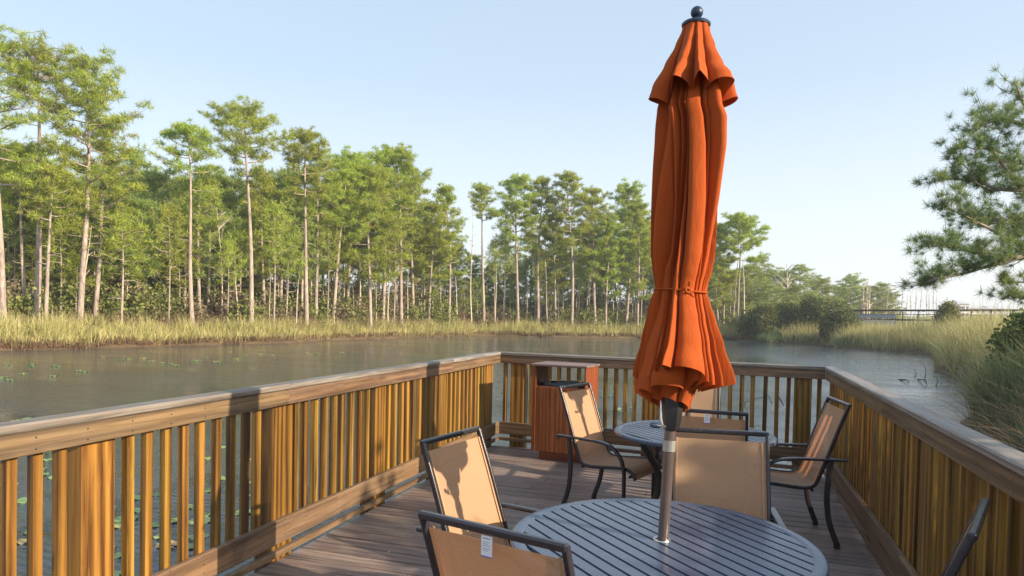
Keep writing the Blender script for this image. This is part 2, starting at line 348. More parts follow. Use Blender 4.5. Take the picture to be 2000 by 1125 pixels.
# ------------------------------------------------------------------ ground, water
WZ = -1.10
shore_px = [(0, 685), (110, 683), (200, 680), (330, 676), (450, 672), (560, 670), (640, 664), (720, 662), (850, 658), (960, 656), (1100, 659), (1230, 660),
            (1340, 663), (1440, 664), (1465, 666), (1500, 669), (1550, 670), (1600, 673), (1640, 679.5), (1765, 687), (1822, 694), (1832, 704), (1822, 716), (1839, 728), (1885, 736),
            (1910, 748), (1927, 762), (1924, 779), (1913, 805), (1885, 836), (1915, 850), (1953, 864)]
shore = [tuple(onz(x, y, WZ).xy) for x, y in shore_px]
shore = [(-62, -40), (-60, 5), (-46, 20)]+shore+[(5.0, 14), (4.6, 11), (4.2, 8), (4.0, 5), (4.2, 1), (4.5, -6), (5, -40)]
SP = np.array(shore)
def sdist(X, Y):
    """signed distance to the pond outline, positive on land"""
    X = np.asarray(X, float); Y = np.asarray(Y, float)
    d = np.full(X.shape, 1e9); ins = np.zeros(X.shape, bool)
    for i in range(len(SP)):
        x0, y0 = SP[i]; x1, y1 = SP[(i+1) % len(SP)]
        dx, dy = x1-x0, y1-y0; tt = np.clip(((X-x0)*dx+(Y-y0)*dy)/(dx*dx+dy*dy), 0, 1)
        d = np.minimum(d, np.hypot(X-x0-tt*dx, Y-y0-tt*dy))
        cnd = ((y0 > Y) != (y1 > Y)); xi = x0+(Y-y0)*dx/(dy if dy else 1e-9); ins ^= cnd & (X < xi)
    return np.where(ins, -d, d)
rng = np.random.default_rng(7)
def wob(X, Y): return 0.5*np.sin(X*0.9+1.3*np.sin(Y*0.7))+0.35*np.sin(Y*1.7+X*0.6)+0.25*np.sin(X*3.1-Y*2.3)
def gz(X, Y):
    d = sdist(X, Y)+0.5*wob(X, Y)*np.clip((np.abs(Y)-5)/10, 0, 1)
    z = np.where(d > 0, WZ+0.32*(1-np.exp(-np.maximum(d, 0)/0.5))+0.02*np.minimum(np.maximum(d, 0), 18), WZ+np.maximum(d*0.7, -1.2))
    right = np.clip((np.asarray(X, float)-4)/6, 0, 1)*np.clip((75-np.asarray(Y, float))/25, 0, 1)
    z = z+right*0.35*(1-np.exp(-np.maximum(d, 0)/1.5))
    return z+0.05*wob(np.asarray(X)*2, np.asarray(Y)*2)*(d > 0.3)
xs = np.concatenate([-np.geomspace(3000, 72, 14), np.arange(-70, 70, 0.7), np.geomspace(71, 3000, 14)])
ys = np.concatenate([-np.geomspace(3000, 46, 12), np.arange(-44, 118, 0.7), np.geomspace(119, 4000, 16)])
GX, GY = np.meshgrid(xs, ys, indexing='ij'); GZ = gz(GX, GY)
nx, ny = GX.shape; idx = np.arange(nx*ny).reshape(nx, ny)
fc = np.stack([idx[:-1, :-1], idx[1:, :-1], idx[1:, 1:], idx[:-1, 1:]], -1).reshape(-1, 4)
tag(fast('ground', np.stack([GX, GY, GZ], -1).reshape(-1, 3), fc, GROUND, smooth=True), kind='structure')
wv_ = np.array([(-70, -46, WZ), (24, -46, WZ), (24, 100, WZ), (-70, 100, WZ)]); tag(fast('water', wv_, np.array([[0, 1, 2, 3]]), WATER), kind='structure')

# ------------------------------------------------------------------ deck
A, B_, CC, SK = -2.65, 0.958, 7.53, -0.083
def backy(x): return CC+SK*x
random.seed(3)
mb = MB(); y = -2.2; pw = 0.146
k = math.floor(y/pw)
while True:
    y0 = k*pw+0.005; y1 = y0+pw-0.012
    if y1 > 7.72: break
    x0, x1 = A-0.04, B_+0.04
    if y0 > 7.4: x1 = (y0-CC)/SK if (y0-CC)/SK < x1 else x1
    cuts = [x0]+([random.uniform(-1.6, 0.0)] if k % 2 else [random.uniform(-1.9, -1.2), random.uniform(-0.3, 0.5)])+[x1]
    for a, b in zip(cuts[:-1], cuts[1:]):
        if b-a > 0.1: mb.box((a+0.0015, y0, -0.038+random.uniform(-0.0012, 0.0012)), (b-0.0015, y1, random.uniform(-0.0015, 0.0012)), 0.004)
    k += 1
deck = tag(mb.build('deck', DECKW, smooth=False), kind='structure')
mb = MB()
for x in (-2.62, -1.8, -0.9, 0.0, 0.9): mb.box((x-0.02, -2.2, -0.235), (x+0.02, 7.55, -0.0385), 0)
tag(mb.build('deck_joists', BOARD[1], smooth=False), kind='structure')

# ------------------------------------------------------------------ railings
CAPZ0, CAPZ1, BZ0, LZ0, LZ1, SZ0, SZ1 = 1.085, 1.123, 0.99, 0.118, 0.268, 0.038, 0.078
def railing(name_label, origin, ang, L, posts, bal, joints, inner, group='wooden railings around the deck', ext=(0, 0)):
    """local x runs along the rail, local y = outward from the deck"""
    r = empty('railing', origin, ang, name_label, 'railing', group)
    js = [-ext[0]]+list(joints)+[L+ext[1]]
    for a, b in zip(js[:-1], js[1:]):
        MB().box((a+0.001, -0.010, CAPZ0+0.0005), (b-0.001, 0.102, CAPZ1+random.uniform(-0.001, 0.001)), 0.008).build('cap_rail', CAPW[0], r)
    js2 = [0]+[j+random.uniform(-0.02, 0.02) for j in joints]+[L]
    for a, b in zip(js2[:-1], js2[1:]):
        MB().box((a+0.001, 0, BZ0), (b-0.001, 0.038, CAPZ0), 0.004).build('upper_board', BOARD[0], r)
    off = 0.55; js3 = [0]+[j+off for j in joints if j+off < L-0.3]+[L]
    for a, b in zip(js3[:-1], js3[1:]):
        MB().box((a+0.001, 0, LZ0), (b-0.001, 0.038, LZ1), 0.004).build('lower_board', BOARD[0], r)
    MB().box((0, -0.002, SZ0), (L, 0.036, SZ1), 0.003).build('kick_strip', BOARD[0], r)
    for x0, x1 in posts:
        MB().box((x0, 0.0385, -1.9), (x1, 0.0385+0.14, CAPZ0-0.001), 0.007).build('post', STAIN[2], r)
    for x in bal:
        o = bm0.copy(); C.objects.link(o); o.parent = r; o.location = (x, 0.0385, 0)
        o.rotation_euler = (random.uniform(-.004, .004), random.uniform(-.006, .006), 0)
    return r
bm0 = MB().box((0, 0, 0.125), (0.042, 0.042, CAPZ0-0.0015), 0.004).build('baluster', STAIN[2])
jt = lambda: random.uniform(-0.004, 0.004)
# left railing: runs along +Y from y=-1.5, inner face at x = A ; local x -> +Y, local y -> -X
Y0 = -1.6
lp = [(-0.35, -0.17), (0.93, 1.11), (2.20, 2.37), (3.50, 3.70), (4.78, 4.96), (6.04, 6.24), (7.40, 7.60)]
lb = [1.20, 1.31, 1.43, 1.54, 1.66, 1.76, 1.87, 1.98, 2.09, 2.44, 2.54, 2.66, 2.775, 2.89, 3.01, 3.13, 3.24, 3.345, 3.73, 3.83, 3.945, 4.06, 4.17, 4.285, 4.40, 4.52, 4.64, 4.99, 5.10, 5.235, 5.35, 5.465, 5.59, 5.70, 5.82, 5.93,
      6.31, 6.41, 6.545, 6.65, 6.765, 6.89, 7.01, 7.12, 7.22, 7.32]+[-1.5+0.116*i for i in range(9)]+[-0.14+0.116*i for i in range(9)]
railing('long sunlit left railing with yellow balusters, running beside the lily pads', (A, Y0, 0), PI/2, backy(A)-Y0,
        [(a-Y0, b-Y0) for a, b in lp], [b-Y0+jt() for b in lb], [3.62-Y0, 6.27-Y0], 1, ext=(0, 0.10))
# back railing: from left corner to right corner
p0 = Vector((A, backy(A), 0)); p1 = Vector((B_, backy(B_), 0)); Lb = (p1-p0).length; ab = math.atan2((p1-p0).y, (p1-p0).x)
bx = [0.02, 0.38, 1.26, 1.42, 1.54, 1.63, 2.11, 2.23, 2.35, 2.46, 2.56, 2.67, 2.78, 2.90, 3.02, 3.14, 3.25, 3.56]
bx = [0.03, 0.375, 0.49, 0.61, 0.73, 0.85, 0.97, 1.09, 1.185, 1.295, 1.415, 1.53, 1.63, 1.99, 2.11, 2.225, 2.34, 2.455, 2.565, 2.68, 2.79, 2.91, 3.03, 3.15, 3.25, 3.545]
railing('far end railing behind the litter bin and the tables, spanning the deck width', (p0.x, p0.y, 0), ab, Lb,
        [(0.125, 0.305), (1.745, 1.93), (3.33, 3.50)], [b+jt() for b in bx], [], 1)
# right railing: origin at the far right corner running toward the camera so that local y points outward (+X)
Lr = backy(B_)+1.6
rp = [(0.02, 0.14)]+[(0.85+1.27*i, 0.85+1.27*i+0.18) for i in range(7)]
rb = []
for i in range(8):
    s = rp[i][1]+0.025; e = rp[i+1][0] if i+1 < len(rp) else Lr
    nb_ = int((e-s)/0.098)
    for q in range(nb_):
        if s+(e-s)*q/nb_ < Lr-0.05: rb.append(s+(e-s)*q/nb_)
railing('right railing with tightly spaced brown balusters, beside the marsh grass bank', (B_, backy(B_), 0), -PI/2, Lr, rp, [b+jt() for b in rb], [2.62, 6.3], 1, ext=(0.10, 0))
bpy.data.objects.remove(bm0)

# ------------------------------------------------------------------ litter bin
def litter_bin():
    fl = Vector((-2.03, 7.03, 0)); r = empty('litter_bin', fl, -0.12, 'reddish slatted wooden litter bin with open top slot in the deck corner', 'litter bin')
    w, d, h = 0.62, 0.44, 1.057
    mb = MB()
    n = 7; x = 0.05; pwid = (w-0.07)/n
    for i in range(n): mb.box((x+i*pwid, 0.004, 0.10), (x+(i+1)*pwid-0.004, 0.024, 0.80), 0.003)
    mb.build('front_panel', BINW[2], r)
    m2 = MB().box((0, 0, 0.10), (0.046, 0.03, h-0.026), 0.003); m2.build('corner_board', BINW[2], r)
    MB().box((w-0.018, 0, 0.10), (w, 0.03, h-0.026), 0.003).build('corner_board', BINW[2], r)
    for sx in (0, w-0.02):
        mb = MB()
        for i in range(6): mb.box((sx, 0.0305+i*(d-0.03)/6, 0.10), (sx+0.02, 0.0305+(i+1)*(d-0.03)/6-0.003, h-0.026), 0.002)
        mb.build('side_panel', BINW[2], r)
    mb = MB()
    for i in range(6): mb.box((0.021+i*(w-0.042)/6, d-0.02, 0.10), (0.021+(i+1)*(w-0.042)/6-0.003, d-0.001, 0.80), 0.002)
    mb.build('back_panel', BINW[2], r)
    mb = MB()
    for i in range(7): mb.box((-0.012, -0.015+i*(d+0.03)/7, h-0.025), (w+0.012, -0.015+(i+1)*(d+0.03)/7-0.002, h), 0.003)
    mb.build('top', BINTOP, r)
    MB().box((0.03, 0.012, 0.7995), (w-0.02, 0.04, 0.812), 0.002).build('sill', BINW[0], r)
    MB().box((0.07, 0.07, 0.0), (w-0.07, d-0.05, 0.0995), 0.003).build('base', BINW[0], r)
    # bag: open crumpled rim folded over the inner can
    vs = []; n = 56; rnd = random.Random(5)
    prof = [(0.90, 0.50), (0.93, 0.80), (1.0, 0.845), (1.04, 0.835), (1.03, 0.77)]
    jit = [[rnd.uniform(-0.012, 0.012) for _ in range(n)] for _ in prof]
    for pi_, (s, z) in enumerate(prof):
        for k_ in range(n):
            a = 2*PI*k_/n; ca, sa = math.cos(a), math.sin(a); q = (abs(ca)**4+abs(sa)**4)**-0.25
            vs.append((w/2+ca*q*(w/2-0.045)*s+jit[pi_][k_]*0.3, d/2+0.01+sa*q*(d/2-0.055)*s, z+jit[pi_][k_]))
    fs = [(i*n+k_, i*n+(k_+1) % n, (i+1)*n+(k_+1) % n, (i+1)*n+k_) for i in range(len(prof)-1) for k_ in range(n)]
    fs.append(tuple(range(n-1, -1, -1)))
    MB().add(vs, fs).build('bin_bag', LINER, r, ang=60)
litter_bin()

# ------------------------------------------------------------------ chairs
def spline(pts, n):
    """Catmull-Rom through pts"""
    P = [Vector(p) for p in pts]; P = [P[0]*2-P[1]]+P+[P[-1]*2-P[-2]]; out = []
    for i in range(1, len(P)-2):
        for k_ in range(n):
            u = k_/n; a, b, c, d = P[i-1:i+3]
            out.append(0.5*((2*b)+(c-a)*u+(2*a-5*b+4*c-d)*u*u+(-a+3*b-3*c+d)*u**3))
    out.append(P[-2]); return out
def make_chair(label):
    r = empty('patio_chair', (0, 0, 0), 0, label, 'chair', 'patio chairs around the two tables')
    hw = 0.238
    side = [(-0.340, 1.0), (-0.27, 0.81), (-0.205, 0.62), (-0.155, 0.48), (-0.125, 0.425), (-0.06, 0.405), (0.05, 0.412), (0.18, 0.425), (0.27, 0.428), (0.325, 0.40), (0.35, 0.355)]
    sp = spline([(0, a, b) for a, b in side], 5)
    for sx in (-1, 1):
        MB().tube([(sx*hw, p.y, p.z) for p in sp], 0, n=12, flat=(0.009, 0.013)).build('side_frame', FRAME, r, ang=50)
    MB().box((-hw-0.010, -0.356, 0.989), (hw+0.010, -0.331, 1.013), 0.006).build('top_rail', FRAME, r)
    MB().tube([(-hw, 0.30, 0.372), (hw, 0.30, 0.372)], 0.011, n=8).build('cross_bar', FRAME, r)
    MB().tube([(-hw, -0.115, 0.392), (hw, -0.115, 0.392)], 0.011, n=8).build('cross_bar', FRAME, r)
    # sling with uv, a little slack
    me = bpy.data.meshes.new('sling'); nu = 12; pts = sp[1:]; vs = []; uvs = []; L = 0
    for i, p in enumerate(pts):
        if i: L += (p-pts[i-1]).length
        t_ = (pts[min(i+1, len(pts)-1)]-pts[max(i-1, 0)]).normalized(); nrm = Vector((0, t_.z, -t_.y))
        for k_ in range(nu+1):
            u = -1+2*k_/nu; sag = 0.012*(1-u*u)*min(1, i/4)
            q = p-nrm*(-sag if nrm.z < 0 else sag) if False else Vector((0, p.y, p.z))+Vector((0, -abs(t_.z), -abs(t_.y)))*sag
            vs.append((u*(hw-0.010), q.y, q.z)); uvs.append((u*hw, L))
    fs = [(i*(nu+1)+k_, i*(nu+1)+k_+1, (i+1)*(nu+1)+k_+1, (i+1)*(nu+1)+k_) for i in range(len(pts)-1) for k_ in range(nu)]
    me.from_pydata(vs, [], fs); ul = me.uv_layers.new(name='UVMap')
    for lp_ in me.loops: ul.data[lp_.index].uv = uvs[lp_.vertex_index]
    me.polygons.foreach_set('use_smooth', [True]*len(me.polygons)); me.materials.append(SLING)
    so_ = bpy.data.objects.new('sling', me); C.objects.link(so_); so_.parent = r
    # hems: doubled bands of cloth along both sides
    for sx in (-1, 1):
        MB().tube([(sx*(hw-0.026), p.y+0.004, p.z+0.003) for p in pts[::2]], 0, n=6, flat=(0.004, 0.0015)).build('hem', SLING, so_)
    for sx in (-1, 1):
        xo = sx*(hw+0.030)
        rear = spline([(xo, -0.225, 0.608), (xo, -0.212, 0.48), (xo, -0.205, 0.34), (xo, -0.225, 0.18), (xo, -0.285, 0.012)], 5)
        lg = MB().tube(rear, 0, n=12, flat=(0.011, 0.019)).build('rear_leg', FRAME, r, ang=50)
        MB().tube([(xo, -0.282, 0.0), (xo, -0.279, 0.020)], 0.021, n=10).build('foot_cap', BLACK, lg)
        # arm: flat bar that overhangs behind, runs forward and bends down into the front leg
        arm = spline([(xo, -0.33, 0.620), (xo, -0.10, 0.618), (xo, 0.06, 0.612), (xo, 0.16, 0.585), (xo, 0.235, 0.51), (xo, 0.265, 0.42), (xo, 0.27, 0.30), (xo, 0.27, 0.012)], 6)
        ar = MB().tube(arm[:19], 0, n=12, flat=(0.021, 0.010)).build('arm', FRAME, r, ang=50)
        lg = MB().tube(arm[18:], 0, n=12, flat=(0.018, 0.011)).build('front_leg', FRAME, r, ang=50)
        MB().tube([(xo, 0.27, 0.0), (xo, 0.27, 0.020)], 0.021, n=10).build('foot_cap', BLACK, lg)
        MB().tube([(xo-sx*0.03, -0.205, 0.59), (xo, -0.220, 0.59)], 0.008, n=8).build('bolt', CHROME, r)
        MB().tube([(sx*hw, 0.262, 0.415), (xo, 0.268, 0.415)], 0.008, n=8).build('bolt', CHROME, r)
    return r
def add_tag(r):
    t = MB().box((-0.018, -0.352, 0.898), (0.018, -0.3505, 0.957), 0); 
    Mx = Matrix.Identity(4)
    o = t.build('care_tag', WHITE, r, smooth=False); o.location = (0, 0, 0.030)
    q = MB()
    for i, (a, b) in enumerate([(0.948, 0.951), (0.938, 0.9395), (0.933, 0.9345), (0.928, 0.9295), (0.920, 0.922), (0.915, 0.9165)]):
        q.box((-0.013, -0.3524, a), (0.013-0.004*(i % 3), -0.3521, b), 0)
    q.build('print_line', INK, o, smooth=False)
    MB().box((-0.018, -0.3524, 0.898), (0.018, -0.3521, 0.901), 0).build('printed_edge', PURPLE, o, smooth=False)
def place(r, top, facing):
    """put the middle of the top rail at top (x, y); the chair looks along facing"""
    f = Vector(facing).normalized(); an = math.atan2(-f.x, f.y)
    r.rotation_euler = (0, 0, an); r.location = (top[0]+f.x*0.335, top[1]+f.y*0.335, 0.0)
T1 = Vector((-0.228, 2.702)); T2 = Vector((-0.232, 5.336))
base = make_chair('tan chair at the left side of the near table, umbrella shadow across its back')
specs = [((-1.255, 2.985), (1, -0.20), None, 0),
         ((-0.61, 1.728), (0.25, 0.97), 'foreground chair seen from behind, white tag under its top rail, cut off at the bottom', 1),
         ((-0.029, 3.648), (0.10, -1), 'tan chair across the near table, broad empty back facing the camera beside the pole', 0),
         ((-1.21, 5.51), (1, -0.33), 'tan chair with brightly sunlit back in front of the litter bin', 0),
         ((0.782, 5.405), (-1, -0.15), 'chair beside the right railing, sunlight glowing in stripes through its back', 0),
         ((-0.11, 4.416), (0.05, 1), 'chair seen from behind between the two tables, small white tag on its back', 1),
         ((-0.298, 6.355), (0.03, -1), 'chair beyond the far table, mostly hidden by the umbrella skirt', 0),
         ((0.744, 2.39), (-0.93, 0.36), 'chair at the lower right by the near table, only back frame and arm visible', 0)]
chairs = []
for i, (tp_, fc_, lab, tg) in enumerate(specs):
    c = base if i == 0 else copy_tree(base)
    if lab: c['label'] = lab
    place(c, tp_, fc_); chairs.append(c)
for i, s_ in enumerate(specs):
    if s_[3]: add_tag(chairs[i])

# ------------------------------------------------------------------ tables
def make_table(label, loc):
    r = empty('patio_table', loc, 0, label, 'table', 'round slatted patio tables')
    R_, zt = 0.605, 0.71
    dirv = Vector((0.70, -0.714)); an = math.atan2(dirv.y, dirv.x)
    Ri = R_-0.052; pitch, gap = 0.062, 0.013
    # slats: strips clipped to the inner circle, running along local x before rotation
    mb = MB(); y = -Ri+0.002; 
    yy = -((int(Ri/pitch)+0.5)*pitch)
    while yy < Ri:
        a, b = max(yy+gap/2, -Ri+0.004), min(yy+pitch-gap/2, Ri-0.004)
        if b-a > 0.008:
            ns = 8; top = []; 
            ysl = [a+(b-a)*i/ns for i in range(ns+1)]
            rt = [(math.sqrt(max(Ri**2-v*v, 1e-6))+0.004, v) for v in ysl]; lf = [(-x_, v) for x_, v in rt]
            if a < 0 < b or True:
                hole = 0.024 if abs((a+b)/2) < 0.04 else 0
            loop = rt+lf[::-1]; n = len(loop)
            # slight crown to catch light: chamfer on long edges
            vs = [(x_, v, zt-0.0015) for x_, v in loop]+[(x_, v, zt-0.016) for x_, v in loop]
            fs = [tuple(range(n))]+[tuple(range(2*n-1, n-1, -1))]+[(i, n+i, n+(i+1) % n, (i+1) % n) for i in range(n)]
            mb.add(vs, fs)
        yy += pitch
    t = mb.build('slatted_top', TABLE, r, smooth=False); t.rotation_euler = (0, 0, an)
    MB().lathe([(Ri, zt-0.020), (Ri, zt-0.002), (Ri+0.004, zt), (R_-0.008, zt), (R_-0.002, zt-0.003), (R_, zt-0.009), (R_, zt-0.026), (R_-0.004, zt-0.030), (Ri, zt-0.028), (Ri, zt-0.020)], 96, cap=False).build('rim', TABLE, r, ang=45)
    # cross supports under the slats
    mb = MB()
    for q in (-0.28, 0.0, 0.28):
        Lh = math.sqrt(Ri*Ri-q*q)
        mb.box((q-0.018, -Lh, zt-0.030), (q+0.018, Lh, zt-0.0165), 0, Matrix.Rotation(an, 4, 'Z'))
    mb.build('support_bar', TLEG, r, smooth=False)
    MB().lathe([(0.024, zt-0.03), (0.024, zt+0.001), (0.026, zt+0.004), (0.034, zt+0.004), (0.036, zt), (0.036, zt-0.001), (0.024, zt-0.03)], 28, cap=False).build('pole_grommet', CHROME, r)
    for i in range(4):
        a = an+PI/4+i*PI/2+0.25; ca, sa = math.cos(a), math.sin(a)
        pts = spline([(ca*0.40, sa*0.40, zt-0.03), (ca*0.37, sa*0.37, 0.58), (ca*0.26, sa*0.26, 0.38), (ca*0.27, sa*0.27, 0.20), (ca*0.40, sa*0.40, 0.0)], 5)
        MB().tube(pts, 0, n=10, flat=(0.024, 0.024)).build('leg', TLEG, r, ang=50)
    ring = [(0.25*math.cos(2*PI*i/28), 0.25*math.sin(2*PI*i/28), 0.33) for i in range(29)]
    MB().tube(ring, 0.011, n=8, cap=False).build('leg_ring', TLEG, r)
    return r
tb1 = make_table('near round grey table with slatted top, umbrella pole through its middle', (T1.x, T1.y, 0))
tb2 = copy_tree(tb1); tb2.location = (T2.x, T2.y, 0); tb2['label'] = 'far round grey table with slatted top, nearer the end railing'

# ------------------------------------------------------------------ umbrella (closed)
def cloth_shell(zr, n, widths, hem=None, seed=0, a0=0.0, drift=0.10, sharp=0.5):
    """lobes of the given relative widths around the axis, each a rounded fold between deep creases that wander with height"""
    rnd = random.Random(seed); m = len(zr); L = len(widths); tot = sum(widths); bd = [0]
    for w_ in widths: bd.append(bd[-1]+w_/tot*2*PI)
    hgt = [rnd.uniform(0.62, 1.08) for _ in widths]; skw = [rnd.choice([0.55, 0.7, 1.5, 1.9]) for _ in widths]
    ph = [(rnd.uniform(0, 6.28), rnd.uniform(0.6, 1.6), rnd.uniform(0, 6.28)) for _ in widths]; vs = []
    N = []                                                              # sample densely inside each lobe
    for i in range(L):
        k_ = max(10, int(n*widths[i]/tot))
        for q in range(k_): N.append((i, q/k_))
    n = len(N)
    for (z, hw, cx_, cy_, amp, hb) in zr:
        cr = []
        for i in range(L):
            mn = min(widths[i], widths[i-1])/tot*2*PI
            cr.append(bd[i]+drift*mn*3*(math.sin(ph[i][1]*z*2.2+ph[i][0])*0.6+math.sin(ph[i][1]*z*6+ph[i][2])*0.18))
        cr.append(cr[0]+2*PI)
        for i, u in N:
            sk = skw[i]; hh = hgt[i]*(1-drift*1.1+drift*2.2*math.sin(z*2.6*ph[i][1]+ph[i][2])); a = cr[i]+(cr[i+1]-cr[i])*u
            us = u**sk; v = math.sin(PI*us)**sharp if 0 < us < 1 else 0.0
            wide = min(1.0, widths[i]/1.6)
            flat = 0.06*math.sin(us*PI*3+ph[i][0]+z)*wide
            rr = hw*(1-amp+amp*(v*hh)+amp*flat*v)
            aa = a+a0+(0.10*amp*math.sin(PI*2*u+ph[i][0])*(cr[i+1]-cr[i])/0.5)
            zz = z+(hb*hem(a, v) if hem else 0)
            vs.append((cx_+rr*math.cos(aa), cy_+rr*math.sin(aa), zz))
    fs = [(i*n+k_, i*n+(k_+1) % n, (i+1)*n+(k_+1) % n, (i+1)*n+k_) for i in range(m-1) for k_ in range(n)]
    return vs, fs
def interp(tab, z):
    tab = sorted(tab)
    if z <= tab[0][0]: return tab[0][1:]
    for a, b in zip(tab[:-1], tab[1:]):
        if z <= b[0]:
            u = (z-a[0])/(b[0]-a[0]); u = u*u*(3-2*u)*0.5+u*0.5
            return tuple(p+(q-p)*u for p, q in zip(a[1:], b[1:]))
    return tab[-1][1:]
def make_umbrella(label, loc, lean):
    r = empty('umbrella', loc, 0, label, 'umbrella', 'closed orange umbrellas standing in the tables')
    r.rotation_mode = 'QUATERNION'; r.rotation_quaternion = Vector((0, 0, 1)).rotation_difference(Vector((lean[0], lean[1], 1)))
    MB().tube([(0, 0, 0.03), (0, 0, 2.76)], 0.0215, n=20).build('pole', POLE, r)
    MB().lathe([(0.0235, 1.065), (0.0255, 1.067), (0.0255, 1.108), (0.0235, 1.110)], 24, cap=False).build('pole_ring', STEEL, r)
    MB().lathe([(0.21, 0.0), (0.21, 0.03), (0.19, 0.05), (0.05, 0.06), (0.032, 0.08), (0.032, 0.28), (0.022, 0.285)], 40).build('base', TLEG, r)
    q = RGT.copy(); q.z = 0; q.normalize(); f = Vector((-q.y, q.x, 0))           # q: picture-right, f: away from the camera
    Rz = Matrix.Rotation(math.atan2(q.y, q.x), 4, 'Z')
    # crank housing: tapered six-sided box
    hb = MB(); prof = [(0.60, 1.150), (0.82, 1.156), (1.0, 1.19), (1.12, 1.25), (1.12, 1.30), (0.9, 1.31)]
    outl = [(-0.032, -0.030), (0.012, -0.042), (0.034, -0.026), (0.034, 0.026), (0.0, 0.038), (-0.032, 0.030)]
    vs = [(x_*s_, y_*s_, z_) for s_, z_ in prof for x_, y_ in outl]; n = 6
    fs = [(i*n+k_, i*n+(k_+1) % n, (i+1)*n+(k_+1) % n, (i+1)*n+k_) for i in range(len(prof)-1) for k_ in range(n)]+[tuple(range(n-1, -1, -1)), tuple(range(30, 36))]
    vs = [Rz @ Vector(v) for v in vs]; h_ = hb.add(vs, fs).build('crank_housing', BLACK, r, ang=20)
    MB().tube([Rz @ Vector(p) for p in ((-0.030, -0.005, 1.283), (-0.046, -0.012, 1.278), (-0.047, -0.03, 1.20), (-0.040, -0.035, 1.170))], 0.0045, n=8).build('crank_arm', CHROME, h_)
    MB().tube([Rz @ Vector(p) for p in ((-0.028, -0.035, 1.168), (-0.052, -0.038, 1.169))], 0.0055, n=8).build('crank_pin', CHROME, h_)
    MB().tube([Rz @ Vector(p) for p in ((-0.050, -0.038, 1.169), (-0.058, -0.039, 1.170), (-0.075, -0.041, 1.172), (-0.088, -0.042, 1.173))], [0.008, 0.009, 0.011, 0.009], n=12).build('crank_handle', NAVY, h_)
    # top disc and finial
    MB().lathe([(0.02, 2.735), (0.054, 2.738), (0.056, 2.746), (0.050, 2.752), (0.022, 2.758), (0.013, 2.768), (0.011, 2.776)], 32).build('top_disc', NAVY, r)
    MB().lathe([(0.001, 2.770)]+[(0.024*math.sin(t_), 2.792-0.024*math.cos(t_)) for t_ in [0.5+0.22*i for i in range(12)]], 24).build('finial', NAVY, r)
    # main body of cloth, waist at the tie, flared skirt (z, half width, x offset toward picture right, fold depth)
    ax = lambda s_: (q.x*s_, q.y*s_)
    tab = [(1.25, 0.262, 0.026, 0.62), (1.34, 0.240, 0.025, 0.60), (1.40, 0.222, 0.024, 0.58), (1.50, 0.176, 0.022, 0.50), (1.60, 0.142, 0.016, 0.44), (1.66, 0.122, 0.010, 0.36), (1.705, 0.102, 0.008, 0.24), (1.735, 0.108, 0.010, 0.30),
           (1.78, 0.121, 0.014, 0.40), (1.85, 0.134, 0.022, 0.60), (2.05, 0.142, 0.028, 0.70), (2.25, 0.143, 0.024, 0.74), (2.36, 0.140, 0.014, 0.74), (2.42, 0.128, 0.0, 0.62), (2.60, 0.080, 0.0, 0.45), (2.70, 0.05, 0, 0.3), (2.735, 0.035, 0, 0.1)]
    def rows(z0, z1, nz, sc=1.0, hem0=1.0, hemh=0.14, tb_=tab, amp=1.0):
        out = []
        for i in range(nz+1):
            z = z0+(z1-z0)*i/nz; hw, cx_, am = interp(tb_, z); c_ = ax(cx_)
            out.append((z, hw*sc, c_[0], c_[1], am*amp, max(0, 1-(z-z0)/hemh)**1.2*hem0))
        return out
    afront = math.atan2(-f.y, -f.x)
    def hem(a, v):
        d = math.cos(a-afront)
        return 0.045*max(0, math.cos(a))**4-0.02-0.035*(1-v)+0.016*math.sin(3*a+1)
    Wd = [1.5, 0.45, 0.6, 0.4, 0.8, 0.45, 0.9, 0.5, 1.1, 0.5, 0.7, 0.45, 1.2, 0.5, 0.55, 0.8, 0.4, 0.5]                # the first lobe is the broad panel toward the camera
    vs, fs = cloth_shell(rows(1.385, 2.735, 120), 520, Wd, hem, 11, a0=afront-0.42, drift=0.17, sharp=0.72)
    body = MB().add(vs, fs).build('canopy', ORANGE, r, ang=80)
    def hem2(a, v): return 0.04*math.sin(a-afront+0.9)-0.05*(1-v)
    tab2 = [(1.20, 0.125, 0.0, 0.45), (1.27, 0.150, 0.0, 0.45), (1.36, 0.172, 0.006, 0.45), (1.45, 0.150, 0.010, 0.4), (1.62, 0.10, 0.01, 0.3), (1.70, 0.07, 0.01, 0.2)]
    vs, fs = cloth_shell(rows(1.325, 1.68, 30, tb_=tab2), 340, [1.2, 0.6, 0.9, 0.5, 1.1, 0.7, 1.3, 0.6, 0.8], hem2, 23, drift=0.05)
    MB().add(vs, fs).build('inner_fold', ORANGE, body, ang=80)
    tab3 = [(1.18, 0.06, 0, 0.4), (1.25, 0.085, 0, 0.4), (1.35, 0.12, 0.0, 0.4), (1.6, 0.08, 0.0, 0.3)]
    vs, fs = cloth_shell(rows(1.255, 1.6, 20, tb_=tab3), 240, [1.0, 0.7, 1.2, 0.6, 0.9], lambda a, v: 0.03*math.sin(a-afront+2.2)-0.02*(1-v), 31)
    MB().add(vs, fs).build('inner_fold', ORANGE, body, ang=80)
    # vent: the small upper canopy hanging like a cape
    vt = [(2.40, 0.225, 0.002, 0.55), (2.50, 0.186, 0.0, 0.52), (2.58, 0.132, 0.0, 0.44), (2.66, 0.085, 0.0, 0.34), (2.72, 0.058, 0.0, 0.22), (2.745, 0.050, 0.0, 0.1)]
    def hem3(a, v): return 0.055*abs(math.sin(a-afront))**1.5-0.035*(1-v)-0.005
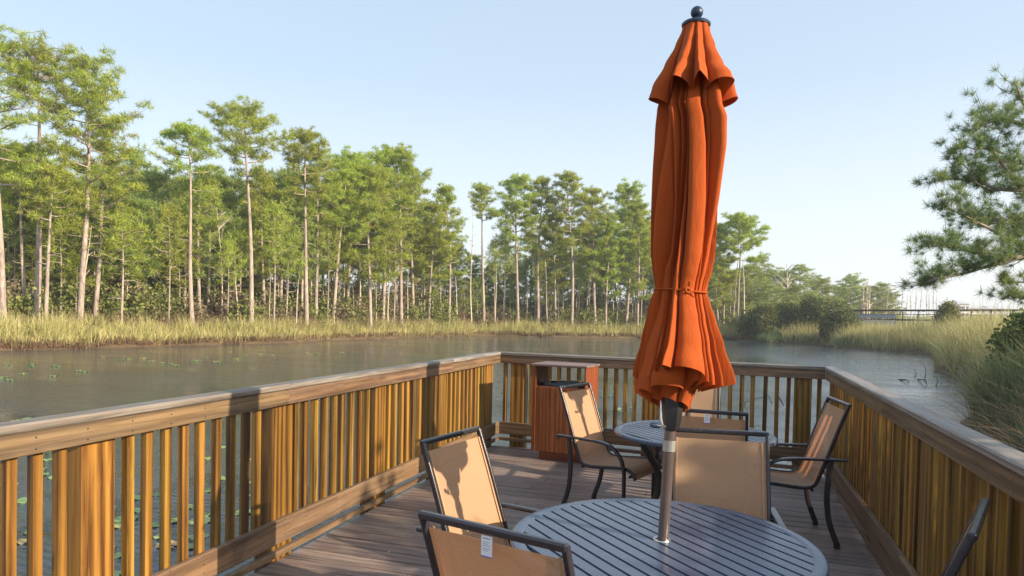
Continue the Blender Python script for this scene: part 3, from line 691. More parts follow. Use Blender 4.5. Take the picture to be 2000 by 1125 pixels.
    vs, fs = cloth_shell(rows(2.455, 2.745, 40, tb_=vt, hemh=0.12), 420, [0.8, 1.2, 0.6, 1.5, 0.7, 1.3, 0.8, 1.4], hem3, 47, a0=afront-0.3, drift=0.03, sharp=0.75)
    MB().add(vs, fs).build('vent', ORANGE, r, ang=80)
    # tie band with a knot and two ends
    c_ = ax(0.008); ring = []
    for k_ in range(61):
        a = 2*PI*k_/60; ring.append((c_[0]+0.0965*math.cos(a), c_[1]+0.0965*math.sin(a), 1.703+0.003*math.sin(a*2)))
    tie = MB().tube(ring, 0, n=8, flat=(0.007, 0.003), cap=False).build('tie_band', ORANGE, r, ang=60)
    kx = lambda x_, y_, z_: tuple(Vector((c_[0], c_[1], 0))+q*x_-f*(0.100+y_)+Vector((0, 0, z_)))
    MB().tube(spline([kx(0.006, 0, 1.703), kx(-0.004, 0.010, 1.712), kx(-0.012, 0.012, 1.704), kx(-0.004, 0.012, 1.694), kx(0.008, 0.010, 1.700), kx(0.004, 0.004, 1.708)], 5), 0.0045, n=8).build('knot', ORANGE, tie)
    MB().tube(spline([kx(0.002, 0.006, 1.705), kx(0.010, 0.010, 1.690), kx(0.022, 0.008, 1.676)], 4), 0, n=6, flat=(0.004, 0.0015)).build('tie_end', ORANGE, tie)
    MB().tube(spline([kx(-0.002, 0.004, 1.708), kx(0.003, 0.004, 1.722), kx(0.002, 0.006, 1.736)], 4), 0, n=6, flat=(0.003, 0.0015)).build('tie_end', ORANGE, tie)
    return r
lean = RGT*0.037; lo_ = RGT*(-0.0265+0.006)
um1 = make_umbrella('closed orange umbrella standing in the near table, tied at its waist', (T1.x+lo_.x, T1.y+lo_.y, 0), (lean.x, lean.y))
um2 = copy_tree(um1); um2.location = (T2.x+lo_.x, T2.y+lo_.y, 0); um2.rotation_quaternion = (math.cos(0.35), 0, 0, math.sin(0.35)); um2.location = (T2.x-0.045, T2.y, 0); um2['label'] = 'second closed umbrella in the far table, only its pole showing behind the near one'

# a few fallen leaves on the planks
LEAF = paint('yellow_leaf', (0.62, 0.45, 0.12), 0.7)
lf0 = None
for i, (px, py) in enumerate([(852, 991), (1010, 900), (760, 1078), (1560, 1090)]):
    p = onz(px, py, 0.003)
    if lf0 is None:
        n = 10; vs = [(0.012*math.cos(2*PI*k_/n), 0.007*math.sin(2*PI*k_/n), 0.001+0.002*math.cos(4*PI*k_/n)) for k_ in range(n)]
        vs2 = [(a, b, c-0.001) for a, b, c in vs]
        lf0 = MB().add(vs+vs2, [tuple(range(n)), tuple(range(2*n-1, n-1, -1))]+[(k_, n+k_, n+(k_+1) % n, (k_+1) % n) for k_ in range(n)]).build('fallen_leaf', LEAF)
        o = lf0
    else: o = lf0.copy(); C.objects.link(o)
    o.location = p; o.rotation_euler = (0, 0, i*1.3)
    tag(o, 'tiny pale leaf fallen on the deck planks', 'leaf', 'fallen leaves on the deck')

# dry needles lying in the joints and on the planks
gn = np.random.default_rng(3); n = 420; X = gn.uniform(-2.6, 0.9, n); Y = gn.uniform(1.6, 7.3, n); A_ = gn.uniform(0, PI, n); Lh = gn.uniform(0.02, 0.05, n)
cxn, sxn = np.cos(A_)*Lh, np.sin(A_)*Lh; wx, wy = -np.sin(A_)*0.0011, np.cos(A_)*0.0011; zz = np.full(n, 0.0035)
v = np.stack([np.stack([X-cxn-wx, Y-sxn-wy, zz], -1), np.stack([X-cxn+wx, Y-sxn+wy, zz+0.001], -1), np.stack([X+cxn+wx, Y+sxn+wy, zz+0.001], -1), np.stack([X+cxn-wx, Y+sxn-wy, zz], -1)], 1).reshape(-1, 3)
tag(fast('dry_pine_needles', v, np.arange(len(v)).reshape(-1, 4), paint('dry_needle', (0.30, 0.17, 0.07), 0.8)), 'dry brown pine needles scattered thinly over the deck planks', 'pine needles', kind='stuff')

# ------------------------------------------------------------------ vegetation builders
def unit(v): return v/np.linalg.norm(v, axis=-1, keepdims=True)
def tufts(cen, k, L, w, g, up=0.4, squash=1.0):
    """k thin needles or leaves out of every tuft centre"""
    n = len(cen); d = g.normal(size=(n, k, 3)); d[..., 2] = d[..., 2]*squash+up; d = unit(d)
    sd = unit(np.cross(d, g.normal(size=(n, k, 3))))
    ll = L*g.uniform(0.6, 1.25, (n, k, 1)); c = cen[:, None, :]+d*ll*0.12
    v = np.stack([c-sd*w*0.5, c+sd*w*0.5, c+d*ll+sd*w*0.12, c+d*ll-sd*w*0.12], 2).reshape(-1, 3)
    f = np.arange(len(v)).reshape(-1, 4); return v, f
def leaves(cen, k, spread, size, g):
    n = len(cen); c = cen[:, None, :]+g.normal(size=(n, k, 3))*spread
    a = unit(g.normal(size=(n, k, 3))+np.array([0, 0, 0.5])); b = unit(np.cross(a, g.normal(size=(n, k, 3)))); s = size*g.uniform(0.6, 1.3, (n, k, 1))
    v = np.stack([c-b*s*0.5, c+a*s*0.35, c+b*s*0.5, c-a*s*0.35], 2).reshape(-1, 3)
    return v, np.arange(len(v)).reshape(-1, 4)
def inball(n, g):
    v = unit(g.normal(size=(n, 3))); return v*g.uniform(0, 1, (n, 1))**(1/2.2)
def blades(X, Y, Z, h, w, g, lean=0.25, curl=0.35):
    n = len(X); a = g.uniform(0, 2*PI, n); h = h*g.uniform(0.55, 1.15, n); ln = np.abs(g.normal(size=n))*lean
    dx, dy = np.cos(a), np.sin(a); b = g.uniform(0, 2*PI, n); sx, sy = np.cos(b)*w/2, np.sin(b)*w/2
    P = []
    for u, ww in ((0, 1.0), (0.5, 0.8), (1.0, 0.12)):
        off = h*(ln*u+curl*ln*u*u*2); z = Z+h*u*(1-0.25*np.minimum(ln*2, 1.5)*u)
        P += [np.stack([X+dx*off-sx*ww, Y+dy*off-sy*ww, z], -1), np.stack([X+dx*off+sx*ww, Y+dy*off+sy*ww, z], -1)]
    v = np.stack(P, 1).reshape(-1, 3); i0 = np.arange(n)[:, None]*6
    f = np.concatenate([i0+np.array([[0, 1, 3, 2]]), i0+np.array([[2, 3, 5, 4]])]); return v, f

def pine(name, base, h, rc, crown, seed, mat, label, group=None, lean=(0, 0), dens=1.0, tr=None, curve=0.0, nl=None, barkm=None, tuft=(0.34, 0.075, 7), top_bias=0.6, snags=4):
    """tall pine: bare tapering trunk, limbs with flattened foliage pads in the top part (crown = length of it)"""
    g = np.random.default_rng(seed); rd = random.Random(seed); r = empty(name, base, 0, label, 'tree', group)
    tr = tr or h*0.0095+0.03; mb = MB()
    wob_a, wob_b = rd.uniform(0, 6), rd.uniform(0, 6)
    def tp(u): return Vector((lean[0]*u*h+curve*math.sin(u*PI)*h+0.012*h*u*math.sin(u*5+wob_a), lean[1]*u*h+0.012*h*u*math.sin(u*4+wob_b), u*h*0.985))
    mb.tube([tp(i/14) for i in range(15)], [tr*(1.25 if i == 0 else 1-0.86*(i/14)**1.3) for i in range(15)], n=9, cap=False)
    nl = nl or int(12+crown*2.3); cen = []
    for i in range(nl):
        u0 = (i+rd.random())/nl; zrel = u0**top_bias if top_bias else u0
        u = 1-crown/h*(1-zrel)*0.98
        az = i*2.4+rd.uniform(-0.5, 0.5); env = math.sin(min(1, (1-zrel)*1.25+0.22)*PI*0.5)*(1 if zrel > 0.25 else 0.62+zrel*1.5)
        ln_ = rc*env*rd.uniform(0.65, 1.1)
        p0_ = tp(u); rise = rd.uniform(0.15, 0.55)*ln_*(0.6+zrel)
        d = Vector((math.cos(az), math.sin(az), 0)); pts = []
        for q in range(6):
            t_ = q/5; pts.append(p0_+d*ln_*t_+Vector((0, 0, rise*t_-0.10*ln_*math.sin(t_*PI)))+Vector((rd.uniform(-1, 1), rd.uniform(-1, 1), rd.uniform(-1, 1)))*0.06*ln_*t_)
        r0 = tr*0.30*(1.1-0.7*zrel); mb.tube(pts, [r0*(1-0.8*q/5)+0.006 for q in range(6)], n=5, cap=False)
        npad = max(3, int(2+ln_*2.2))
        for q in range(npad):
            t_ = 0.38+0.68*q/(npad-1) if npad > 1 else 1; k0 = min(4, int(t_*5)); b_ = pts[k0].lerp(pts[k0+1], min(1.15, t_*5-k0))
            sd = d.cross(Vector((0, 0, 1)))*rd.uniform(-0.42, 0.42)*ln_*min(1, t_)
            c = b_+sd+Vector((0, 0, rd.uniform(-0.15, 0.35)))
            if sd.length > 0.3: mb.tube([pts[max(0, k0-1)], (pts[max(0, k0-1)]+c)/2+Vector((0, 0, -0.08)), c], [r0*0.4+0.004, r0*0.25+0.004, 0.005], n=4, cap=False)
            pr = rd.uniform(0.24, 0.56)*(0.55+0.12*min(rc, 4)); nt_ = int(22*pr*pr/0.30*dens)
            cen.append(np.array(c)+inball(nt_, g)*np.array([pr*1.15, pr*1.15, pr*0.42]))
    tpv = np.array(tp(1.0)); cen.append(tpv+inball(int(60*dens), g)*np.array([rc*0.35, rc*0.35, 0.35])+np.array([0, 0, -0.1]))
    for i in range(snags):
        u = rd.uniform(0.35, max(0.4, 1-crown/h)); az = rd.uniform(0, 6.28); l_ = rd.uniform(0.3, 1.1); p_ = tp(u)
        mb.tube([p_, p_+Vector((math.cos(az)*l_*0.6, math.sin(az)*l_*0.6, 0.05*l_)), p_+Vector((math.cos(az)*l_, math.sin(az)*l_, rd.uniform(-0.2, 0.3)*l_))], [0.03, 0.02, 0.008], n=4, cap=False)
    mb.build('trunk', barkm or BARK, r, ang=60)
    cen = np.concatenate(cen); v, f = tufts(cen, tuft[2], tuft[0], tuft[1], g, 0.35)
    fast('crown', v, f, mat, r)
    return r

def snag(name, base, h, seed, label, group=None, lean=(0, 0), nb=10, bl=1.2, tr=None, mat=None, cat='dead tree', top=True):
    rd = random.Random(seed); r = empty(name, base, 0, label, cat, group); mb = MB(); tr = tr or h*0.012+0.03
    def tp(u): return Vector((lean[0]*u*h+0.01*h*math.sin(u*6+seed), lean[1]*u*h+0.01*h*math.sin(u*5+seed*2), u*h))
    mb.tube([tp(i/12) for i in range(13)], [tr*(1-0.85*(i/12)**1.2) for i in range(13)], n=7)
    for i in range(nb):
        u = rd.uniform(0.45, 0.97); az = rd.uniform(0, 6.28); l_ = bl*rd.uniform(0.4, 1)*(1.25-u); p_ = tp(u); d = Vector((math.cos(az), math.sin(az), rd.uniform(0.2, 0.9))).normalized()
        m_ = p_+d*l_*0.5+Vector((rd.uniform(-.1, .1), rd.uniform(-.1, .1), 0.1))*l_
        e = p_+d*l_+Vector((rd.uniform(-.2, .2), rd.uniform(-.2, .2), rd.uniform(0, .3)))*l_
        mb.tube([p_, m_, e], [tr*0.35, tr*0.2+0.004, 0.006], n=5)
        for q in range(2): mb.tube([m_, m_+(e-m_)*0.6+Vector((rd.uniform(-.3, .3), rd.uniform(-.3, .3), rd.uniform(0, .3)))*l_*0.6], [tr*0.14+0.003, 0.004], n=4)
    mb.build('trunk', mat or PALE, r, ang=60)
    return r

def ground_at(x, y): return float(gz(np.array([x]), np.array([y]))[0])
def shoredepth(px):
    for (x0, y0), (x1, y1) in zip(shore_px[:-1], shore_px[1:]):
        if x0 <= px <= x1: yy = y0+(y1-y0)*(px-x0)/(x1-x0); p = onz(px, yy, WZ); return p.dot(FWD)
    p = onz(0, 685, WZ); return p.dot(FWD)
def tree_pos(px, off):
    d = shoredepth(px)+off; p = at(px, hor(px), d); return p.x, p.y, ground_at(p.x, p.y), d
def top_z(px, py, d): return at(px, py, d).z

# ------------------------------------------------------------------ the pines along the shore, left to right
# base px, top px, top py, crown bottom py, crown half width px, metres behind the waterline, label
pines = [
 (6, -6, 72, 330, 100, 3.5, 'tall pine at the very left edge of the photo, its crown cut by the frame', 1.0),
 (70, 76, 96, 205, 72, 4.5, 'tall straight pine, second from the left edge, flat topped crown high above'),
 (52, 38, 285, 420, 62, 5.5, 'short thick pine between the two leftmost tall pines, low bright crown'),
 (88, 108, 325, 440, 55, 3.5, 'small leaning pine with a low yellow-green crown, left of the sprawling tall pine'),
 (155, 172, 116, 330, 100, 4.0, 'tall pine with a wide crown sprawling toward the right, third tall one from the left'),
 (182, 206, 236, 470, 78, 5.0, 'pine with lean trunk just right of the sprawling tall pine, crown in lower tiers'),
 (378, 366, 248, 345, 66, 4.0, 'rounded bright pine left of the gap before the tallest middle-left pine'),
 (391, 392, 330, 460, 45, 6.0, 'thin pine hugging the right side of the rounded bright pine'),
 (492, 476, 208, 330, 82, 3.5, 'tall isolated pine with a broad domed crown left of the main stand'),
 (516, 512, 345, 520, 48, 7.0, 'narrow pine with a low crown just right of the domed tall pine'),
 (601, 600, 256, 380, 56, 3.5, 'straight pale pine at the left end of the dense stand, pointed crown'),
 (617, 622, 300, 430, 64, 5.0, 'dark trunked pine touching the pale straight pine on its right'),
 (648, 672, 318, 450, 62, 4.5, 'right leaning pine in the dense stand, bright layered crown'),
 (676, 690, 300, 480, 60, 8.0, 'tall pine behind the right leaning pine'),
 (725, 724, 330, 520, 74, 2.5, 'stout pine standing forward at the waterline of the dense stand'),
 (748, 752, 300, 430, 50, 5.5, 'slim pine directly right of the stout waterline pine'),
 (785, 772, 290, 430, 66, 4.0, 'tall pine with feathery crown at the right end of the dense stand'),
 (808, 806, 330, 500, 44, 7.0, 'thin pine just right of the feathery crowned pine'),
 (838, 850, 400, 520, 44, 5.0, 'short pine leaning right before the dead pale spire'),
 (877, 874, 366, 520, 38, 4.5, 'narrow pine with a ragged crown left of the dead pale spire'),
 (946, 938, 362, 425, 30, 4.0, 'very slender pine with a small tuft crown, right of the dead pale spire'),
 (1013, 1012, 349, 470, 52, 4.0, 'pine with a wide flat crown at the left of the right-hand stand'),
 (1052, 1056, 350, 480, 40, 5.0, 'pine standing second in the right-hand stand'),
 (1117, 1110, 342, 480, 46, 3.5, 'highest pine of the right-hand stand with layered crown'),
 (1086, 1080, 420, 540, 40, 6.0, 'lower pine with a curved trunk left of the highest right-hand pine'),
 (1165, 1158, 368, 500, 44, 4.0, 'pine with upright crown right of the highest right-hand pine'),
 (1183, 1190, 430, 560, 42, 3.5, 'leaning bright green pine low in the right-hand stand'),
 (1222, 1232, 366, 500, 48, 4.5, 'pine with an open rounded crown beside the umbrella on its left'),
 (1246, 1250, 400, 560, 40, 3.0, 'pine half hidden behind the left side of the umbrella'),
 (1406, 1396, 440, 600, 50, 6.0, 'pine half hidden behind the right side of the umbrella'),
 (1440, 1446, 428, 500, 58, 3.5, 'tall pine standing alone right of the umbrella above the shrubs'),
]
for i, e in enumerate(pines):
    bx_, tx, ty, cb, cw, off, lab = e[:7]
    x, y, z, d = tree_pos(bx_, off); tp_ = at(tx, ty, d); zt = tp_.z; h = zt-z+0.25
    crown = (cb-ty)/F*d*1.25; rc = cw/F*d
    v = (tp_-Vector((x, y, 0))); lean_ = (v.x/h, v.y/h)
    pine('pine_tree', (x, y, z-0.25), h, rc, max(1.5, crown), 100+i, NEEDLE, lab, lean=lean_, dens=0.95, curve=0.012*math.sin(i*1.7), tuft=(0.23+0.0012*d, 0.022+0.00030*d, 10))
# young low pines between the trunks (copies of three)
yp = [pine('young_pine', (0, 0, 0), 7.5, 1.5, 3.4, 350+i, NEEDLE, 'young bright pine with low airy crown between the tall trunks', 'young pines among the tall pines', dens=0.55, tuft=(0.30, 0.035, 9), top_bias=0.9, tr=0.075, snags=5) for i in range(3)]
rdy = random.Random(77)
for i, (px, ty) in enumerate([(28, 345), (64, 470), (118, 430), (148, 500), (205, 400), (238, 420), (268, 460), (300, 430), (330, 400), (350, 480), (415, 430), (445, 470), (470, 455), (512, 430), (535, 400), (560, 445), (585, 500), (640, 420), (662, 470), (700, 430), (735, 480), (770, 430), (800, 470), (828, 440), (860, 460), (895, 440), (965, 470), (985, 440), (1030, 520), (1050, 480), (1075, 545), (1100, 470), (1125, 520), (1150, 450), (1180, 500), (1205, 470), (1235, 520), (1255, 470), (1400, 500), (1425, 540), (1462, 470)]):
    o = yp[i] if i < 3 else copy_tree(yp[i % 3])
    if i > 2 and i % 3 == 1: continue
    x, y, z, d = tree_pos(px, rdy.uniform(3.2, 7.5)); h = top_z(px, ty, d)-z; w_ = rdy.uniform(0.75, 1.3)
    o.location = (x, y, z-0.2); o.scale = (w_, w_, h/7.5); o.rotation_euler = (0, 0, rdy.uniform(0, 6.28))
# ------------------------------------------------------------------ dead and bare trees
sn = [(922, 921, 405, 4.5, 'dead pale spire with bare broken twigs between the dense stand and the right-hand stand', 14, 1.3),
      (968, 969, 515, 4.0, 'short broken dead trunk just right of the dead spire', 0, 0.5),
      (148, 178, 440, 4.2, 'dead thin trunk crossing the sprawling pine on its left', 5, 1.2),
      (437, 425, 400, 5.0, 'bare whitish tree with spreading twigs left of the domed tall pine', 22, 4.0),
      (463, 461, 500, 4.0, 'thin bare pole trunk beside the domed tall pine', 4, 0.8),
      (372, 275, 455, 6.0, 'bare trunk leaning far to the left under the rounded bright pine', 7, 1.8)]
for i, (bx_, tx, ty, off, lab, nb_, bl) in enumerate(sn):
    x, y, z, d = tree_pos(bx_, off); tp_ = at(tx, ty, d); h = tp_.z-z; v = tp_-Vector((x, y, 0))
    snag('dead_tree', (x, y, z-0.2), h+0.2, 40+i, lab, lean=(v.x/h, v.y/h), nb=nb_, bl=bl, tr=0.10 if i < 2 else 0.075)
# ------------------------------------------------------------------ slender trunks in the stand (copies of four)
thin = [snag('slender_pine', (0, 0, 0), 9.0, 60+i, 'slender bare pine trunk among the tall shore pines', 'slender trunks in the pine stand', lean=(0.05*(i-1.5), 0), nb=5, bl=0.9, tr=0.10, mat=BARK if i % 2 else PALE, cat='tree') for i in range(4)]
rd = random.Random(9); spots = [560, 632, 640, 655, 668, 690, 700, 738, 760, 770, 795, 818, 1000, 1030, 1043, 1072, 1094, 1100, 1128, 1140, 1150, 1176, 1196, 1206, 1214, 1235, 1243, 1256, 245, 300, 420, 530, 575, 545, 585, 862, 895, 985, 1412, 1428, 1458]
for i, px in enumerate(spots):
    o = thin[i] if i < 4 else copy_tree(thin[i % 4])
    x, y, z, d = tree_pos(px, rd.uniform(3.5, 10)); o.location = (x, y, z-0.2); o.rotation_euler = (0, 0, rd.uniform(0, 6.28)); s_ = rd.uniform(0.6, 1.05)*(d/60)**0.5; o.scale = (s_, s_, s_)
# ------------------------------------------------------------------ background pines (copies of five)
protos = [pine('background_pine', (0, 0, 0), 12.0, 2.3, 7.5, 300+i, NEEDLE_D, 'pine in the background wood behind the shore pines', 'background pines behind the shore pines', dens=0.85, tuft=(0.32, 0.045, 9), top_bias=0.8) for i in range(5)]
def backline(px):   # skyline of the second row in photo pixels
    tab = [(-150, 280), (0, 270), (60, 290), (130, 280), (200, 330), (270, 300), (330, 350), (420, 330), (480, 350), (545, 330), (620, 330), (700, 320), (800, 370), (840, 440), (900, 470), (960, 480), (1040, 450), (1120, 420), (1200, 420), (1290, 410), (1360, 440), (1400, 470), (1480, 520), (1500, 540)]
    for (a, b), (c, d_) in zip(tab[:-1], tab[1:]):
        if a <= px <= c: return b+(d_-b)*(px-a)/(c-a)
    return 540
rd = random.Random(21); k = 0
for row, (o0, o1, dy, st) in enumerate([(7, 10, 60, 40), (12, 17, 25, 34), (19, 28, 5, 34)]):
    px = -140+row*13
    while px < 1500:
        q = px+rd.uniform(-12, 12); x, y, z, d = tree_pos(q, rd.uniform(o0, o1)); zt = top_z(q, backline(q)+dy+rd.uniform(-18, 45), d); h = max(4.5, zt-z)
        o = protos[k] if k < 5 else copy_tree(protos[k % 5]); k += 1
        s_ = h/12; w_ = min(1.15, max(0.62, s_))*rd.uniform(0.85, 1.15); o.location = (x, y, z-0.2); o.scale = (w_, w_, s_); o.rotation_euler = (0, 0, rd.uniform(0, 6.28))
        px += st*rd.uniform(0.8, 1.3)
# ------------------------------------------------------------------ thicket under the pines (stuff) and shrubs
g = np.random.default_rng(5)
cen = []
for i in range(640):
    px = g.uniform(-160, 1480); x, y, z, d = tree_pos(px, 4.5+abs(g.normal())*9); hh = g.uniform(1.4, 4.4)*(1 if px < 900 else 0.8); rr = g.uniform(0.8, 1.9)
    n_ = int(55*rr*rr*0.6)+30; v = inball(n_, g)*np.array([rr, rr, hh*0.55])+np.array([x, y, z+hh*0.5]); cen.append(v)
for i in range(620):
    px = g.uniform(-200, 1500); x, y, z, d = tree_pos(px, g.uniform(9, 30)); hh = g.uniform(3.0, 6.8)*np.interp(px, [0, 850, 1000, 1400, 1500], [1.0, 1.0, 0.9, 0.9, 0.6]); rr = g.uniform(1.2, 2.4)
    v = inball(150, g)*np.array([rr, rr, hh*0.52])+np.array([x, y, z+hh*0.5]); cen.append(v)
cen = np.concatenate(cen); v, f = leaves(cen, 5, 0.16, 0.24, g)
tag(fast('thicket', v, f, THICK), 'tangled dark undergrowth beneath the pines on the far bank', 'undergrowth', kind='stuff')
# brown twiggy tangle
cx_ = []
px = g.uniform(-100, 1250, 2600); pos = [tree_pos(a, 3.2+abs(g.normal())*4) for a in px[:900]]
pos = np.array(pos); ii = g.integers(0, 900, 16000); X = pos[ii, 0]+g.normal(size=16000)*0.5; Y = pos[ii, 1]+g.normal(size=16000)*0.5; Z = pos[ii, 2]
v, f = blades(X, Y, Z, 2.1, 0.028, g, 0.55, 0.5)
tag(fast('brush', v, f, DEADG), 'brown leafless brush at the foot of the pines', 'brush', kind='stuff')

def shrub(name, c, rx, ry, h, n, seed, mat, label, group=None, k_=6, sz=0.16, stems=7):
    g_ = np.random.default_rng(seed); r = empty(name, c, 0, label, 'shrub', group)
    lob = []; 
    for i in range(9):
        a = g_.uniform(0, 6.28); q = g_.uniform(0, 0.6); lr = g_.uniform(0.35, 0.55)
        cc = np.array([math.cos(a)*q*rx, math.sin(a)*q*ry, h*(0.35+0.35*g_.uniform()*(1-q))]); m_ = n//9
        v = unit(g_.normal(size=(m_, 3)))*g_.uniform(0.65, 1.05, (m_, 1)); v[:, 2] = np.maximum(v[:, 2], -0.9)
        lob.append(cc+v*np.array([rx*lr*1.2, ry*lr*1.2, h*0.36]))
    cen = np.concatenate(lob); cen = cen[cen[:, 2] > 0.05]
    v, f = leaves(cen, k_, sz*0.9, sz, g_); fast('foliage', v, f, mat, r)
    mb = MB(); rd_ = random.Random(seed)
    for i in range(stems):
        a = rd_.uniform(0, 6.28); q = rd_.uniform(0.2, 0.7)
        mb.tube([(0.1*math.cos(a), 0.1*math.sin(a), -0.2), (q*rx*0.5*math.cos(a), q*ry*0.5*math.sin(a), h*0.35), (q*rx*math.cos(a), q*ry*math.sin(a), h*0.75)], [0.05, 0.035, 0.012], n=5)
    mb.build('stems', DARKB, r, ang=60); return r
# dark rounded shrubs on the far right bank  (centre px, top py, half width px, metres behind the waterline)
sh = [(1490, 603, 42, 4, 'dark green shrub mound nearest the lone pine right of the umbrella'),
      (1535, 592, 45, 8, 'shrub mound with reddish patch, left of the largest mound on the far bank'),
      (1592, 584, 52, 6, 'largest rounded dark shrub on the far bank'),
      (1648, 607, 40, 6, 'low rounded shrub at the left end of the footbridge'),
      (1850, 592, 24, 26, 'single olive bush rising above the right bank reeds by the footbridge')]
for i, (px, py, hw_, off, lab) in enumerate(sh):
    x, y, z, d = tree_pos(px, off); zt = top_z(px, py, d); rr = hw_/F*d
    shrub('shrub', (x, y, z-0.1), rr, rr, (zt-z)*(1.12 if i < 4 else 1.0), 3200, 500+i, BUSH if i < 4 else THICK, lab, sz=0.24)

# ------------------------------------------------------------------ grasses and reeds
def band(px0, px1, o0, o1, n, g_):
    """random ground points between two photo columns, o0..o1 metres behind the waterline"""
    px = g_.uniform(px0, px1, n*2); tab = np.array([[p, shoredepth(p)] for p in np.linspace(px0, px1, 120)])
    d = np.interp(px, tab[:, 0], tab[:, 1])+g_.uniform(0, 1, n*2)*(o1-o0)+o0
    R0 = np.array(RGT); F0 = np.array(FWD); U0 = np.array(UP); hy = 592+px*0.0205
    rr = F0[None]+R0[None]*((px-CX)/F)[:, None]-U0[None]*((hy-CY)/F)[:, None]; P_ = rr*d[:, None]
    X, Y = P_[:, 0], P_[:, 1]; k_ = sdist(X, Y) > 0.25; X, Y = X[k_][:n], Y[k_][:n]; return X, Y, gz(X, Y)
def clumped(X, Y, amt, sc=1.1): return 1+amt*(np.sin(X*sc+2*np.sin(Y*sc*0.6))*np.cos(Y*sc*1.1+X*0.3))
X, Y, Z = band(-200, 1470, 0.3, 5.0, 52000, g); hh = 1.42*clumped(X, Y, 0.30)*clumped(X+7, Y*1.3, 0.28, 3.1)*np.where(sdist(X, Y) < 1.2, 0.62, 1.0)
v, f = blades(X, Y, Z, hh, 0.035, g, 0.28, 0.5)
tag(fast('shore_grass', v, f, REED), 'pale green and straw coloured grass along the left and far shore', 'grass', kind='stuff')
X, Y, Z = band(-200, 1470, -0.3, 1.6, 26000, g); v, f = blades(X, Y, Z, 0.50, 0.035, g, 0.8, 0.5)
tag(fast('bank_litter', v, f, DEADG), 'reddish brown dead grass lying along the far waterline', 'dead grass', kind='stuff')
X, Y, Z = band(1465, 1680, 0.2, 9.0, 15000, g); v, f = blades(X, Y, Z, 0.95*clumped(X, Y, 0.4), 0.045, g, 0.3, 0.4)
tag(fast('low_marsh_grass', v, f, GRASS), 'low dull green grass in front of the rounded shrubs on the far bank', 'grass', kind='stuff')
# tall reeds on the right bank
def poly_pts(n, x0, x1, y0, y1, cond, g_):
    X = g_.uniform(x0, x1, n); Y = g_.uniform(y0, y1, n); d = sdist(X, Y); k_ = (d > 0.1) & cond(X, Y, d); return X[k_], Y[k_]
def cond1(X, Y, d): return d < 18
X, Y = poly_pts(150000, 6, 46, 31, 84, cond1, g); Z = gz(X, Y); dd = sdist(X, Y)
hh = (2.75-0.012*(Y-30))*clumped(X, Y, 0.20, 0.7)*clumped(X+3, Y, 0.18, 2.3)*np.clip(0.55+dd*0.25, 0.5, 1.0)
v, f = blades(X, Y, Z, hh, 0.034, g, 0.22, 0.55)
tag(fast('tall_reeds', v, f, REED), 'tall straw coloured reeds on the right bank before the footbridge', 'reeds', kind='stuff')
X, Y = poly_pts(14000, 6, 40, 31, 84, lambda X, Y, d: d < 1.6, g); v, f = blades(X, Y, gz(X, Y), 0.8, 0.04, g, 0.6, 0.5)
tag(fast('reed_litter', v, f, DEADG), 'dark broken stems at the foot of the right bank reeds', 'dead reeds', kind='stuff')
X, Y = poly_pts(130000, 3.5, 18, 8, 33, lambda X, Y, d: d < 9, g); dd = sdist(X, Y); Z = gz(X, Y)
hh = np.interp(Y, [9, 14, 18, 24, 33], [1.0, 1.45, 1.75, 1.8, 1.7])*clumped(X, Y, 0.28, 0.9)*np.clip(0.62+dd*0.2, 0.6, 1.15)
far_ = Y+2.0*np.sin(X*1.3) > 22.5
v, f = blades(X[far_], Y[far_], Z[far_], hh[far_]*1.15, 0.026, g, 0.24, 0.5)
tag(fast('golden_reeds', v, f, REED), 'golden reeds at the bend of the right bank before the marsh grass', 'reeds', kind='stuff')
X, Y, Z, hh = X[~far_], Y[~far_], Z[~far_], hh[~far_]
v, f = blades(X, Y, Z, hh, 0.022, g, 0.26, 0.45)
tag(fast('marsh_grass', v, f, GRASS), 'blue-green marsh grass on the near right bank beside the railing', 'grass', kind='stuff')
X, Y = poly_pts(42000, 3.5, 16, 8, 33, lambda X, Y, d: d < 7, g); v, f = blades(X, Y, gz(X, Y), 1.15*clumped(X, Y, 0.5, 1.6), 0.014, g, 0.6, 0.8)
tag(fast('marsh_litter', v, f, DEADG), 'tangled brown stems low on the near right bank', 'dead grass', kind='stuff')

# shrubs right of the deck, outside the picture, that keep the low sun off the planks
for i, (x, y, h_) in enumerate([(6.6, -1.2, 4.9), (6.9, 1.0, 5.0), (6.7, 2.9, 4.8), (7.0, 5.2, 3.7), (7.2, 6.9, 4.9), (7.4, 9.6, 4.2)]):
    shrub('added_shade_shrub', (x, y, ground_at(x, y)-0.1), 1.7, 1.7, h_, 3600, 700+i, BUSH, 'unseen shrub added to the right of the deck to block the low sun', 'unseen sun-blocking shrubs right of the deck', sz=0.14)
